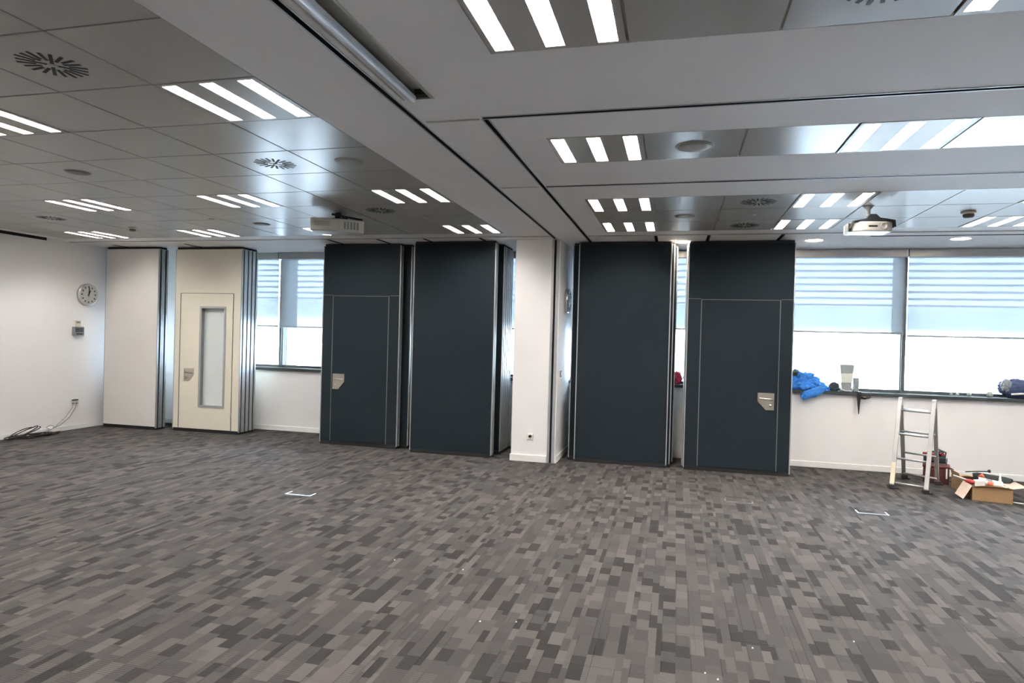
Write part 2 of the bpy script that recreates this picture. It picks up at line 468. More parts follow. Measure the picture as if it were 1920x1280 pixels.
# ------------------------------------------------------------------ windows
MX = [-8.0 + 1.803 * k for k in range(9)]      # mullion lines
edges = [(MX[k], MX[k + 1] if k < 7 else XR) for k in range(8)] + [(XL, -8.36)]
gy = 9.385
blind_bottom = {0: 1.66, 1: 1.655, 2: 1.70, 3: 1.71, 4: 1.76, 5: 1.762, 6: 1.735, 7: 1.74, 8: 1.66}
blind_lab = {0: 'pale roller blind half lowered beside the cream door panel', 1: 'pale roller blind half lowered beside the charcoal door panel and bare white wall',
             2: 'pale roller blind behind the plain charcoal stack by the column socket', 3: 'pale roller blind behind the white column', 4: 'pale roller blind above the red cloth between charcoal stacks',
             5: 'pale roller blind half lowered above the blue jacket', 6: 'pale roller blind half lowered above the navy bag and the stepladder', 7: 'pale roller blind beyond the navy bag', 8: 'narrow roller blind behind the plain white panel stack'}
for k, (a, b_) in enumerate(edges):
    m = MB()
    z0, z1 = 0.995, H
    m.box(a, a + 0.03, 9.33, 9.42, z0, z1).box(b_ - 0.03, b_, 9.33, 9.42, z0, z1)
    m.box(a + 0.03, b_ - 0.03, 9.34, 9.42, z0, z0 + 0.035).box(a + 0.03, b_ - 0.03, 9.34, 9.42, z1 - 0.06, z1)
    wo_ = m.build('window_%d' % (k + 1), 'frame_grey')
    tag(wo_, 'fixed office window with dark grey frame behind roller blind', 'window', 'row of office windows', 'structure')
    MB().box(a + 0.03, b_ - 0.03, gy, gy + 0.008, z0 + 0.035, z1 - 0.06).build('pane', 'clear_glass', wo_)
    # roller blind
    bb = blind_bottom[k]
    lab = blind_lab.get(k, 'pale roller blind half lowered behind the stacked wall panels')
    rb = empty('roller_blind', ((a + b_) / 2, 9.27, bb), lab, 'blind', None if k in blind_lab else 'blinds behind the panel stacks')
    rb.location = (0, 0, 0)
    MB().box(a + 0.006, b_ - 0.006, 9.20, 9.32, 2.725, 2.826).build('cassette', 'alu_matt', rb, bevel=0.006)
    MB().add([(a + 0.02, 9.263, bb), (b_ - 0.02, 9.263, bb), (b_ - 0.02, 9.263, 2.73), (a + 0.02, 9.263, 2.73)], [(0, 1, 2, 3)]).build('fabric', 'blind_fabric', rb)
    MB().tube([(a + 0.02, 9.263, bb - 0.008), (b_ - 0.02, 9.263, bb - 0.008)], 0.011, 8).build('bottom_bar', 'alu_matt', rb)
for k, xm in enumerate(MX[:8]):
    o = MB().box(xm - 0.022, xm + 0.022, 9.30, 9.3295, 0.9955, 2.72).build('trim_%d' % (k + 2), 'frame_grey')
    tag(o, 'dark grey window mullion cover between two blinds', 'mullion', 'window mullions', 'structure')
    o = MB().box(xm - 0.03, xm + 0.03, 9.44, 9.72, 0.2, 3.6).build('facade_fin', 'fin_grey')
    tag(o, 'pale vertical fin standing outside the windows', 'facade fin', 'vertical fins outside the windows', 'structure')
o = MB().box(-7.999, XR, 9.10, 9.44, 0.9555, 0.995).box(XL, -8.361, 9.10, 9.44, 0.9555, 0.995).build('trim_1', 'sill_grey', bevel=0.004)
tag(o, 'long dark grey windowsill above the low white wall', 'windowsill', kind='structure')

# ------------------------------------------------------------------ outside
g = MB().box(-120, 120, 9.8, 160, -4.4, -4.0).build('ground', 'asphalt')
tag(g, 'pale paved ground outside the windows', 'ground', kind='structure')
bl = empty('office_building', (0, 30, -4.0), 'white office building with horizontal louvres facing the windows', 'building')
bl.location = (0, 0, 0)
MB().box(-55, 40, 26.0, 40, -4.0, 2.2).box(-55, 40, 26.0, 40, 5.6, 16).build('facade', 'facade_white', bl)
MB().box(-55, 40, 26.1, 40, 2.2, 3.05).build('parapet_band', 'facade_band', bl)
MB().box(-55, 40, 26.16, 40, 3.05, 5.6).build('recess_band', 'facade_dark', bl)
lv = MB().box(-55, 40, -0.06, 0.0, -0.06, 0.07).mesh('louvre'); lv.materials.append(MATS['facade_louvre'])
for k in range(10):
    link('louvre', lv, bl, loc=(0, 26.155, 3.17 + 0.25 * k))
fw = MB().box(-1.3, 1.3, -0.03, 0.02, -0.22, 0.22).mesh('window'); fw.materials.append(MATS['facade_glass'])
for k in range(20):
    link('window', fw, bl, loc=(-44 + 4.2 * k, 26.0, 1.35))

# ------------------------------------------------------------------ ceiling tiles, grid and fittings
fix_cells = set(); dif_cells = {}
Lfix = [(c, r) for c in (0, 3, 6, 9) for r in (0, 3, 7, 11, 15)]           # column from the plaster strip, row from the windows; last two rows unseen, added for light
Ldif = [(1, 8), (1, 5), (1, 2), (8, 2)]
tile_l = MB().cbox(0.005, 0.595, 0.005, 0.595, 0.0, 0.012, 0.002).mesh('ceiling_tile'); tile_l.materials.append(MATS['tile_metal'])
for c in range(11):
    for r in range(18):
        if (c, r) in Lfix or (c, r) in Ldif: continue
        link('ceiling_tile', tile_l, ceil, loc=(XT1 - 0.6 * (c + 1), LY[r + 1], H))
for c in range(12):
    MB().box(XT1 - 0.6 * c - 0.012, XT1 - 0.6 * c + 0.012, LY[-1], LY[0], H + 0.0125, H + 0.03).build('grid_bar', 'grid_metal', ceil)
for r in range(19):
    MB().box(XT0, XT1, LY[r] - 0.012, LY[r] + 0.012, H + 0.0305, H + 0.046).build('grid_bar', 'grid_metal', ceil)
Rfix = {0: [(c, r) for c in (0, 3, 6, 9) for r in (0, 4, 7)], 1: [(c, 0) for c in (0, 3, 6, 9)], 2: [(c, r) for c in (0, 3, 6, 9) for r in (0, 2)]}  # near-bay rows behind the camera are unseen, added for light
Rdif = {0: [(2, 0)], 1: [], 2: [(2, 2), (2, 0)]}
for bi, (t, n, nm) in enumerate(bays):
    for c in range(RXN):
        for r in range(n):
            if (c, r) in Rfix[bi] or (c, r) in Rdif[bi]: continue
            link('ceiling_tile', tile_l, ceil, loc=(RX0 + 0.6 * c, t - 0.6 * (r + 1), H))
    for c in range(RXN + 1):
        MB().box(RX0 + 0.6 * c - 0.012, RX0 + 0.6 * c + 0.012, t - 0.6 * n, t, H + 0.0125, H + 0.03).build('grid_bar', 'grid_metal', ceil)
    for r in range(n + 1):
        MB().box(RX0, RX0 + 0.6 * RXN, t - 0.6 * r - 0.012, t - 0.6 * r + 0.012, H + 0.0305, H + 0.046).build('grid_bar', 'grid_metal', ceil)

# recessed three-strip light: tray, troughs with cross blades, tubes
def make_light(loc, label, group):
    root = empty('recessed_light', loc, label, 'ceiling light', group)
    cxs = (0.07, 0.295, 0.52); hw = 0.042; y0, y1 = 0.03, 0.568
    m = MB(); xs = [0.006] + [v for c in cxs for v in (c - hw, c + hw)] + [0.594]
    for i in range(0, 8, 2): m.box(xs[i], xs[i + 1], 0.006, 0.594, -0.002, 0.006)
    for c in cxs: m.box(c - hw, c + hw, 0.006, y0, -0.002, 0.006).box(c - hw, c + hw, y1, 0.594, -0.002, 0.006)
    m.build('tray', 'lamp_tray', root)
    for c in cxs:
        t = MB(); hz = 0.050; tw = 0.026
        prof = [(-hw, 0.006), (-0.038, 0.024), (-tw, hz)]
        for sgn in (-1, 1):
            for (a, za), (b_, zb) in zip(prof[:-1], prof[1:]):
                q = [(c + sgn * a, y0, za), (c + sgn * a, y1, za), (c + sgn * b_, y1, zb), (c + sgn * b_, y0, zb)]
                t.add(q, [(0, 1, 2, 3)] if sgn > 0 else [(3, 2, 1, 0)])
        t.add([(c - tw, y0, hz), (c + tw, y0, hz), (c + tw, y1, hz), (c - tw, y1, hz)], [(3, 2, 1, 0)])
        for yy in (y0, y1): t.add([(c - hw, yy, 0.006), (c + hw, yy, 0.006), (c + tw, yy, hz), (c - tw, yy, hz)], [(0, 1, 2, 3)])
        tr = t.build('trough', 'lamp_reflector', root)
        bl_ = MB()
        for k in range(1, 9):
            yy = y0 + (y1 - y0) * k / 9
            bl_.add([(c - hw + 0.002, yy, 0.008), (c + hw - 0.002, yy, 0.008), (c + 0.038, yy, 0.017), (c - 0.038, yy, 0.017)], [(0, 1, 2, 3)])
        bl_.build('louvre_blades', 'lamp_reflector', tr)['kind'] = 'stuff'
        tb = MB(); n = 5; r = 0.014
        vs_ = []
        for yy in (y0 + 0.012, y1 - 0.012):
            for k in range(n):
                a = math.pi + math.pi * k / (n - 1)
                vs_.append((c + r * math.cos(a), yy, 0.036 + r * math.sin(a)))
        tb.add(vs_, [(k, k + n, k + n + 1, k + 1) for k in range(n - 1)])
        tb.build('tube', 'lamp_tube', tr)
    return root
ORD = {0: 'first', 3: 'second', 6: 'third', 9: 'fourth'}
ROWL = {0: 'in the row by the panel stacks', 3: 'in the row beside the white projector', 7: 'in the row before the round speakers', 11: 'in the first unseen row beyond the swirl vent', 15: 'in the unseen row farthest from the windows'}
def light_label_left(c, r):
    return ('strip light %s, %s from the plaster strip' % (ROWL[r], ORD[c]), None)
proto = None
for (c, r) in Lfix:
    loc = (XT1 - 0.6 * (c + 1), LY[r + 1], H)
    lab, grp = light_label_left(c, r)
    if proto is None: proto = make_light(loc, lab, grp)
    else: clone_tree(proto, loc, lab, grp)
BAYL = {(0, 0): 'in the row just before the first cross track', (0, 4): 'in the unseen middle row before the first cross track', (0, 7): 'in the unseen row farthest before the first cross track', (1, 0): 'in the single tile row between cross tracks',
        (2, 0): 'in the window-side row of the silver projector bay', (2, 2): 'in the inner row of the silver projector bay'}
for bi, (t, n, nm) in enumerate(bays):
    for (c, r) in Rfix[bi]:
        clone_tree(proto, (RX0 + 0.6 * c, t - 0.6 * (r + 1), H), 'strip light %s, %s from the long tracks' % (BAYL[(bi, r)], ORD[c]))

# swirl diffusers
def make_diffuser(loc, label, group=None):
    root = empty('air_diffuser', loc, label, 'air vent', group)
    MB().cbox(0.005, 0.595, 0.005, 0.595, 0.0, 0.012, 0.002).build('plate', 'tile_metal', root)
    for k in range(20):
        a = 2 * math.pi * (k + 0.5) / 20
        lo, hi = ((0.022, 0.145) if k % 5 == 2 else ((0.070, 0.152) if k % 2 else (0.056, 0.145)))
        wd = 0.0080
        ca, sa = math.cos(a), math.sin(a)
        m = MB()
        p = []
        for z in (-0.0012, 0.004):
            for (rr, tt) in ((lo, -wd), (hi, -wd), (hi, wd), (lo, wd)):
                p.append((0.3 + rr * ca - tt * sa, 0.3 + rr * sa + tt * ca, z))
        m.hexa(p).build('slot', 'black', root)
    MB().lathe([(0.0, -0.004), (0.018, -0.003), (0.022, 0.002)], (0.3, 0.3, 0), n=16).build('hub', 'tile_metal', root)
    return root
dproto = None
dlabs = {(1, 8): 'square swirl air vent with dark slots in the near ceiling tiles', (1, 5): 'square swirl air vent beside the round speaker by the plaster strip',
         (1, 2): 'square swirl air vent behind the white projector', (8, 2): 'square swirl air vent near the clock wall'}
for (c, r) in Ldif:
    loc = (XT1 - 0.6 * (c + 1), LY[r + 1], H)
    if dproto is None: dproto = make_diffuser(loc, dlabs[(c, r)])
    else: clone_tree(dproto, loc, dlabs[(c, r)])
for bi, (t, n, nm) in enumerate(bays):
    for (c, r) in Rdif[bi]:
        lab = 'square swirl air vent in the tiled bay before the first cross track' if bi == 0 else ('square swirl air vent in the window-side row of the projector bay' if r == 0 else 'square swirl air vent in the row of the projector bay next to the cross track')
        clone_tree(dproto, (RX0 + 0.6 * c, t - 0.6 * (r + 1), H), lab)

# speakers
for (px, py, r, dark, lab) in ((-4.77, 4.30, 0.095, True, 'dark grey round ceiling speaker in the wide tiled field'), (-2.35, 4.33, 0.105, False, 'pale round ceiling speaker beside the plaster strip'),
                               (-4.76, 6.72, 0.10, True, 'grey round ceiling speaker beyond the row of lights'), (0.08, 4.33, 0.12, False, 'pale round ceiling speaker between two cross tracks'),
                               (0.05, 6.72, 0.10, False, 'pale round ceiling speaker in the silver projector bay')):
    s = empty('ceiling_speaker', (px, py, H), lab, 'speaker')
    MB().lathe([(r * 0.86, -0.004), (r * 0.97, -0.006), (r, -0.003), (r, 0.0)], n=32).build('rim', 'speaker_grey', s)
    MB().lathe([(0.0, -0.010), (r * 0.5, -0.009), (r * 0.88, -0.005)], n=32).build('grille', 'speaker_dark' if dark else 'speaker_grey', s)
# small detectors
for (px, py, k, lab) in ((-6.69, 6.82, 0.8, 'small round smoke detector on the tiled ceiling near the clock wall'), (2.55, 6.78, 1.0, 'small round smoke detector on the ceiling near the silver projector')):
    s = empty('smoke_detector', (px, py, H), lab, 'detector')
    MB().lathe([(0.056 * k, -0.022 * k), (0.06 * k, -0.012), (0.06 * k, 0.0)], n=24).build('base', 'plastic_cream', s)
    MB().lathe([(0.0, -0.056 * k), (0.036 * k, -0.053 * k), (0.045 * k, -0.04 * k), (0.045 * k, -0.0225 * k)], n=24).build('head', 'speaker_dark', s)
for (px, py, lab) in ((-5.15, 6.35, 'tiny sprinkler cover in the wide tiled field'), (0.68, 6.72, 'tiny sprinkler cover between the two swirl vents')):
    o = MB().lathe([(0.0, -0.012), (0.02, -0.010), (0.032, -0.004), (0.034, 0.0)], (px, py, H), n=16).build('sprinkler_cover', 'speaker_grey')
    tag(o, lab, 'sprinkler')
# downlights in the strip by the windows
for (px, py, lab) in ((0.05, 8.44, 'round lit downlight between the two charcoal panel stacks'), (1.56, 8.42, 'round lit downlight beside the charcoal door panel and the window'), (3.09, 8.40, 'round lit downlight above the cardboard box of tools')):
    s = empty('downlight', (px, py, H), lab, 'ceiling light')
    MB().lathe([(0.092, -0.001), (0.098, -0.006), (0.112, -0.006), (0.116, 0.0)], n=32).build('ring', 'plastic_white', s)
    MB().lathe([(0.0, -0.0035), (0.092, -0.0035)], n=32).build('diffuser', 'down_glow', s)

# panel tracks in the ceiling
tlab = ['long black ceiling track running from near the camera to the white column', 'black ceiling track running to the column side with the clock', 'black cross track before the single tile row', 'cross track between the speaker row and the projector bay'] + \
       ['short black stacking track in the ceiling above the panel stacks'] * len(stack_slots) + ['dark ceiling slot in front of the window blinds']
for i, (x0, x1, y0, y1) in enumerate(tracks):
    t = empty('ceiling_track', ((x0 + x1) / 2, y0, H), tlab[i], 'track', 'stacking tracks above the panels' if 4 <= i < 4 + len(stack_slots) else None)
    t.location = (0, 0, 0)
    e_ = 0.0006
    ch = MB().box(x0 + e_, x1 - e_, y0 + e_, y1 - e_, H + 0.028, H + 0.04)
    w_ = 0.009 if i < 4 else 0.005
    fm = 'alu_matt' if i < 4 else 'black'
    if x1 - x0 < 0.1:
        ch.box(x0 + e_, x0 + 0.002, y0 + e_, y1 - e_, H - 0.002, H + 0.028).box(x1 - 0.002, x1 - e_, y0 + e_, y1 - e_, H - 0.002, H + 0.028)
        MB().box(x0 - w_, x0, y0, y1, H - 0.003, H - 0.0002).build('flange', fm, t)
        MB().box(x1, x1 + w_, y0, y1, H - 0.003, H - 0.0002).build('flange', fm, t)
    else:
        ch.box(x0 + e_, x1 - e_, y0 + e_, y0 + 0.002, H - 0.002, H + 0.028).box(x0 + e_, x1 - e_, y1 - 0.002, y1 - e_, H - 0.002, H + 0.028)
        MB().box(x0, x1, y0 - w_, y0, H - 0.003, H - 0.0002).build('flange', fm, t)
        MB().box(x0, x1, y1, y1 + w_, H - 0.003, H - 0.0002).build('flange', fm, t)
    ch.build('channel', 'black', t)
# thin joint strips across the plaster between the two long tracks, and the rail before the panel stacks
for k, (yy, x0, x1, lab) in enumerate(((3.60, -1.46, -1.135, 'thin joint strip between the two long tracks beside the screen recess'), (5.30, -1.46, -1.135, 'thin joint strip between the two long tracks nearer the column'))):
    o = MB().box(x0, x1, yy - 0.009, yy + 0.009, H - 0.004, H - 0.0002).build('trim_%d' % (20 + k), 'grid_metal')
    tag(o, lab, 'trim', kind='structure')
for k, (x0, x1) in enumerate(((XL, -1.54), (-1.07, XR))):
    o = MB().box(x0, x1, 7.87, 7.90, H - 0.008, H - 0.0002).build('trim_%d' % (30 + k), 'grid_metal')
    tag(o, 'thin ceiling rail in front of the pale panel stacks' if k == 0 else 'thin ceiling rail in front of the window blinds', 'trim', kind='structure')
MB().box(wall_gap[0], wall_gap[1], wall_gap[2], wall_gap[3], H + 0.05, H + 0.06).box(XL + 0.0005, XL + 0.008, wall_gap[2], wall_gap[3], H - 0.035, H + 0.05).build('shadow_gap_lining', 'black', ceil)

# long recessed projection screen slot
rs = empty('screen_recess', (0, 0, 0), 'long recessed slot with a pale metal bar in the plaster ceiling', 'screen')
x0, x1, y0, y1 = recess
MB().box(x0 + 0.001, x1 - 0.001, y0 + 0.001, y1 - 0.001, H + 0.035, H + 0.045).build('housing', 'speaker_grey', rs)
MB().box(x1 - 0.008, x1 - 0.001, y0 + 0.001, y1 - 0.001, H - 0.004, H + 0.034).box(x0 + 0.001, x1 - 0.008, y1 - 0.008, y1 - 0.001, H - 0.004, H + 0.034).build('lining', 'speaker_grey', rs)
MB().box(x0 + 0.002, x0 + 0.048, y0 + 0.01, y1 - 0.01, H - 0.010, H + 0.012).tube([(x0 + 0.034, y0 + 0.01, H - 0.012), (x0 + 0.034, y1 - 0.01, H - 0.012)], 0.011, 10).build('bottom_bar', 'bar_metal', rs)
MB().box(x0 - 0.03, x0 - 0.02, y0, y1, H - 0.003, H - 0.0002).box(x1 + 0.0, x1 + 0.012, y0, y1, H - 0.004, H - 0.0002).build('edge_trim', 'grid_metal', rs)
MB().box(x0 + 0.055, x1 - 0.012, y1 - 0.05, y1 - 0.012, H + 0.004, H + 0.034).build('end_block', 'black', rs)

# ------------------------------------------------------------------ movable wall panels
PZ0, PZ1 = 0.022, 2.795
def handle(parent, x0, x1, z0, z1, cut, yf):
    """flush metal grip plate with one cut lower corner"""
    if cut == 'right': poly = [(x0, z1), (x0, z0), (x0 + (x1 - x0) * 0.5, z0), (x1, z0 + (z1 - z0) * 0.5), (x1, z1)]
    else: poly = [(x1, z1), (x0, z1), (x0, z0 + (z1 - z0) * 0.5), (x0 + (x1 - x0) * 0.5, z0), (x1, z0)]
    cxm = sum(p[0] for p in poly) / 5; czm = sum(p[1] for p in poly) / 5
    inner = [(cxm + (p[0] - cxm) * 0.86, czm + (p[1] - czm) * 0.88) for p in poly]
    h = MB().prism(inner, yf - 0.004, yf - 0.0005, 'y').build('handle', 'nickel', parent)
    m = MB(); n = 5; vs_ = [(p[0], yf - 0.010, p[1]) for p in poly] + [(p[0], yf - 0.010, p[1]) for p in inner] + [(p[0], yf - 0.001, p[1]) for p in poly] + [(p[0], yf - 0.004, p[1]) for p in inner]
    fs = []
    for i in range(n):
        j = (i + 1) % n
        fs += [(i, j, n + j, n + i), (i, 2 * n + i, 2 * n + j, j), (n + i, n + j, 3 * n + j, 3 * n + i)]
    m.add(vs_, fs).build('rim', 'nickel', h)
    zl = z1 - (z1 - z0) * 0.33
    MB().tube([(x0 + 0.02, yf - 0.014, zl), ((x0 + x1) / 2, yf - 0.020, zl - 0.004), (x1 - 0.02, yf - 0.014, zl - 0.008)], 0.009, 10).build('lever', 'nickel', h)
    kx = x1 - 0.04 if cut == 'left' else x0 + 0.04
    MB().lathe([(0.0, -0.012), (0.014, -0.011), (0.017, -0.004)], (kx, yf, z0 + 0.055), 'y', 16).build('lock', 'nickel', h)

def panel(name, x0, x1, yf, face, label, group, door=None, th=0.092):
    """free-hanging partition panel: core, edge profiles, top and bottom seals"""
    root = empty(name, (0, 0, 0), label, 'wall panel', group)
    e = 0.022
    if door and 'glass' in door:
        gx0, gx1, gz0, gz1 = door['glass']
        def ring(xa, xb, za, zb, ya, yb): return MB().box(xa, gx0, ya, yb, za, zb).box(gx1, xb, ya, yb, za, zb).box(gx0, gx1, ya, yb, za, gz0).box(gx0, gx1, ya, yb, gz1, zb)
        ring(x0 + 0.004, x1 - 0.004, PZ0 + 0.03, PZ1 - 0.004, yf, yf + 0.016).build('front_face', face, root)
        ring(x0 + 0.03, x1 - 0.03, PZ0 + 0.03, PZ1 - 0.01, yf + 0.0165, yf + th - 0.0165).build('core', 'black', root)
    else:
        MB().box(x0 + 0.004, x1 - 0.004, yf, yf + 0.016, PZ0 + 0.03, PZ1 - 0.004).build('front_face', face, root)
        MB().box(x0 + 0.03, x1 - 0.03, yf + 0.0165, yf + th - 0.0165, PZ0 + 0.03, PZ1 - 0.01).build('core', 'black', root)
    MB().box(x0 + 0.004, x1 - 0.004, yf + th - 0.016, yf + th, PZ0 + 0.03, PZ1 - 0.004).build('back_face', face, root)
    for sx, xx in ((-1, x0), (1, x1)):
        m = MB()
        a, b_ = (xx, xx + 0.012) if sx < 0 else (xx - 0.012, xx)
        m.box(a, b_, yf - 0.0015, yf + 0.030, PZ0 + 0.01, PZ1).box(a, b_, yf + th - 0.030, yf + th + 0.0015, PZ0 + 0.01, PZ1)
        a2, b2 = (xx + 0.012, xx + 0.028) if sx < 0 else (xx - 0.028, xx - 0.012)
        m.box(a2, b2, yf + 0.017, yf + th - 0.017, PZ0 + 0.01, PZ1)
        ep = m.build('edge_profile', 'alu_matt', root)
        MB().box(xx + (0.008 if sx < 0 else -0.012), xx + (0.012 if sx < 0 else -0.008), yf + 0.034, yf + th - 0.034, PZ0 + 0.02, PZ1 - 0.01).build('gasket', 'black', ep)
    MB().box(x0 + 0.012, x1 - 0.012, yf + 0.02, yf + th - 0.02, PZ1 - 0.003, PZ1 + 0.028).build('top_seal', 'black', root)
    MB().box(x0 + 0.01, x1 - 0.01, yf + 0.004, yf + th - 0.004, 0.003, PZ0 + 0.029).build('bottom_seal', 'black', root)
    if door:
        dx0, dx1, dz = door['x0'], door['x1'], door['z']
        yd = yf - 0.003
        leaf_m = door.get('face', face)
        z0 = PZ0 + 0.034
        if 'glass' in door:
            gx0, gx1, gz0, gz1 = door['glass']
            m = MB().box(dx0, gx0, yd, yf - 0.0002, z0, dz).box(gx1, dx1, yd, yf - 0.0002, z0, dz).box(gx0, gx1, yd, yf - 0.0002, z0, gz0).box(gx0, gx1, yd, yf - 0.0002, gz1, dz)
            leaf = m.build('door_leaf', leaf_m, root)
            f = 0.022
            def lining(w0, w1, ya, yb): return MB().box(gx0 - w0, gx0 + w1, ya, yb, gz0 - w0, gz1 + w0).box(gx1 - w1, gx1 + w0, ya, yb, gz0 - w0, gz1 + w0).box(gx0 + w1, gx1 - w1, ya, yb, gz0 - w0, gz0 + w1).box(gx0 + w1, gx1 - w1, ya, yb, gz1 - w1, gz1 + w0)
            lining(0.010, f, yf - 0.011, yd - 0.0002).build('glazing_frame', 'alu_matt', leaf)
            lining(-0.0005, f - 0.004, yd, yf + 0.07).build('glazing_reveal', 'plastic_grey', leaf)
            MB().box(gx0 + f - 0.004, gx1 - f + 0.004, yf + 0.060, yf + 0.066, gz0 + f - 0.004, gz1 - f + 0.004).build('glass_pane', 'frosted', leaf)
            for zz in (0.28, 1.06, 1.78):
                MB().tube([(dx1 + 0.004, yf - 0.006, zz - 0.05), (dx1 + 0.004, yf - 0.006, zz + 0.05)], 0.007, 8).build('hinge', 'nickel', leaf)
        else:
            leaf = MB().box(dx0, dx1, yd, yf - 0.0002, z0, dz).build('door_leaf', leaf_m, root)
        s = 0.006
        tm = door.get('trim', 'trim_strip')
        MB().box(dx0 - 2 * s, dx0 - s * 0.4, yf - 0.005, yf - 0.0002, z0, dz + s).build('door_trim', tm, root)
        MB().box(dx1 + s * 0.4, dx1 + 2 * s, yf - 0.005, yf - 0.0002, z0, dz + s).build('door_trim', tm, root)
        MB().box(dx0 - s * 0.4, dx1 + s * 0.4, yf - 0.005, yf - 0.0002, dz + s * 0.5, dz + s * 1.6).build('door_trim', tm, root)
        if door.get('rail', True):
            MB().box(x0 + 0.013, dx0 - 2 * s - 0.001, yf - 0.003, yf - 0.0002, dz + 0.012, dz + 0.018).build('header_line', tm, root)
            MB().box(dx1 + 2 * s + 0.001, x1 - 0.013, yf - 0.003, yf - 0.0002, dz + 0.012, dz + 0.018).build('header_line', tm, root)
        handle(leaf, *door['handle'], yd)
    return root

# plain white stack by the clock wall
panel('movable_wall_panel', -8.73, -7.735, 8.40, 'panel_white', 'plain white movable wall panel at the front of its stack beside the wall clock', None)
for k in range(1):
    panel('movable_wall_panel', -8.73, -7.735 - 0.004 * k, 8.40 + 0.098 * (k + 1), 'panel_white', 'white movable wall panel stacked behind the plain white front panel', None)
# cream stack with glazed door
panel('movable_wall_panel', -7.515, -6.335, 8.50, 'panel_cream', 'cream movable wall panel with a pass door and tall narrow glass window', None,
      door=dict(x0=-7.40, x1=-6.478, z=2.115, handle=(-7.318, -7.145, 0.775, 0.972, 'right'), glass=(-7.045, -6.602, 0.395, 1.915), trim='trim_strip', rail=False))
for k in range(3):
    panel('movable_wall_panel', -7.51, -6.335 - 0.004 * k, 8.50 + 0.098 * (k + 1), 'panel_cream', 'cream movable wall panel stacked behind the glazed door panel', 'cream panels behind the glazed door')
# charcoal door stack
panel('movable_wall_panel', -4.862, -3.682, 8.30, 'panel_dark', 'charcoal movable wall panel with pass door beside the bare white wall under a window', None,
      door=dict(x0=-4.69, x1=-3.855, z=2.088, handle=(-4.672, -4.495, 0.785, 1.0, 'right')))
for k in range(5):
    panel('movable_wall_panel', -4.86 + 0.01, -3.57 - 0.03 * k, 8.30 + 0.12 + 0.098 * k, 'panel_dark', 'charcoal movable wall panel stacked behind the door panel by the bare wall', 'charcoal panels behind the door panel by the bare wall')
# charcoal plain stack before the column
panel('movable_wall_panel', -3.432, -2.292, 8.155, 'panel_dark', 'plain charcoal movable wall panel beside the socket face of the white column', None)
panel('movable_wall_panel', -3.42, -2.318, 8.275, 'panel_dark', 'charcoal movable wall panel stacked second behind the plain one by the column socket', None)
for k in range(5):
    panel('movable_wall_panel', -3.42, -2.262, 8.47 + 0.098 * k, 'panel_dark', 'charcoal movable wall panel at the rear of the stack by the column socket', 'rear charcoal panels by the column socket')
# charcoal plain stack on the clock side of the column
panel('movable_wall_panel', -1.24, -0.078, 8.35, 'panel_dark', 'plain charcoal movable wall panel beside the column face with the clock', None)
for k in range(6):
    off = (0.035 if k < 2 else 0.07) if k % 2 == 0 else -0.055
    panel('movable_wall_panel', -1.215 + (-0.06 - off if k % 2 else -0.095) - 0.02, -0.075 + off, 8.35 + 0.098 * (k + 1), 'panel_dark', 'charcoal movable wall panel stacked behind the plain one by the column clock', 'charcoal panels stacked on the clock side of the column')
# charcoal door stack by the big windows
panel('movable_wall_panel', 0.122, 1.355, 8.35, 'panel_dark', 'charcoal movable wall panel with pass door next to the sill with the blue jacket', None,
      door=dict(x0=0.298, x1=1.192, z=2.098, handle=(0.97, 1.157, 0.785, 0.99, 'left')))
for k in range(4):
    panel('movable_wall_panel', 0.105, 1.325, 8.35 + 0.098 * (k + 1), 'panel_dark', 'charcoal movable wall panel stacked behind the door panel by the blue jacket', 'charcoal panels behind the door panel by the jacket')

# ------------------------------------------------------------------ wall fittings
def clock(loc, rot, r, label):
    s = empty('wall_clock', loc, label, 'clock'); s.rotation_euler = rot       # local: face looks along +x
    MB().lathe([(r * 0.86, 0.0455), (r * 0.90, 0.052), (r * 0.97, 0.050), (r, 0.035), (r, 0.001)], axis='x', n=40).build('rim', 'aluminium', s)
    MB().lathe([(0.0, 0.0452), (r * 0.86, 0.0452)], axis='x', n=40).build('dial', 'clock_face', s)
    for k in range(12):
        a = 2 * math.pi * k / 12; l0, l1 = (0.62, 0.78)
        m = MB().bar((0.0465, r * l0 * math.sin(a), r * l0 * math.cos(a)), (0.0465, r * l1 * math.sin(a), r * l1 * math.cos(a)), 0.014, 0.002, (1, 0, 0))
        m.build('hour_mark', 'black', s)
    for a, l, w_ in ((0.42, 0.42, 0.012), (0.12, 0.62, 0.009)):
        MB().bar((0.0485, -0.02 * math.sin(a), -0.02 * math.cos(a)), (0.0485, r * l * math.sin(a), r * l * math.cos(a)), w_, 0.002, (1, 0, 0)).build('hand', 'black', s)
    return s
clock((XL, 8.18, 2.06), (0, 0, 0), 0.168, 'round silver wall clock on the white end wall')
clock((cx1, 8.66, 2.08), (0, 0, 0), 0.16, 'round silver wall clock on the side face of the white column')
# control box with cream switch
s = empty('control_box', (XL, 8.03, 1.50), 'grey control box on the white end wall below the clock', 'control box')
MB().cbox(0.0, 0.045, -0.085, 0.085, -0.07, 0.06, 0.006).build('case', 'plastic_grey', s)
MB().box(0.0455, 0.05, -0.05, 0.05, -0.055, -0.04).build('lip', 'black', s)
MB().box(0.0455, 0.0475, -0.066, 0.066, -0.02, 0.045).build('cover', 'frame_grey', s)
s = empty('wall_thermostat', (XL, 8.03, 1.61), 'small cream thermostat on the end wall just above the grey box', 'thermostat')
MB().cbox(0.0, 0.024, -0.045, 0.045, -0.045, 0.045, 0.004).build('case', 'plastic_cream', s)
MB().box(0.0245, 0.026, -0.032, 0.032, 0.005, 0.030).build('display', 'plastic_grey', s)
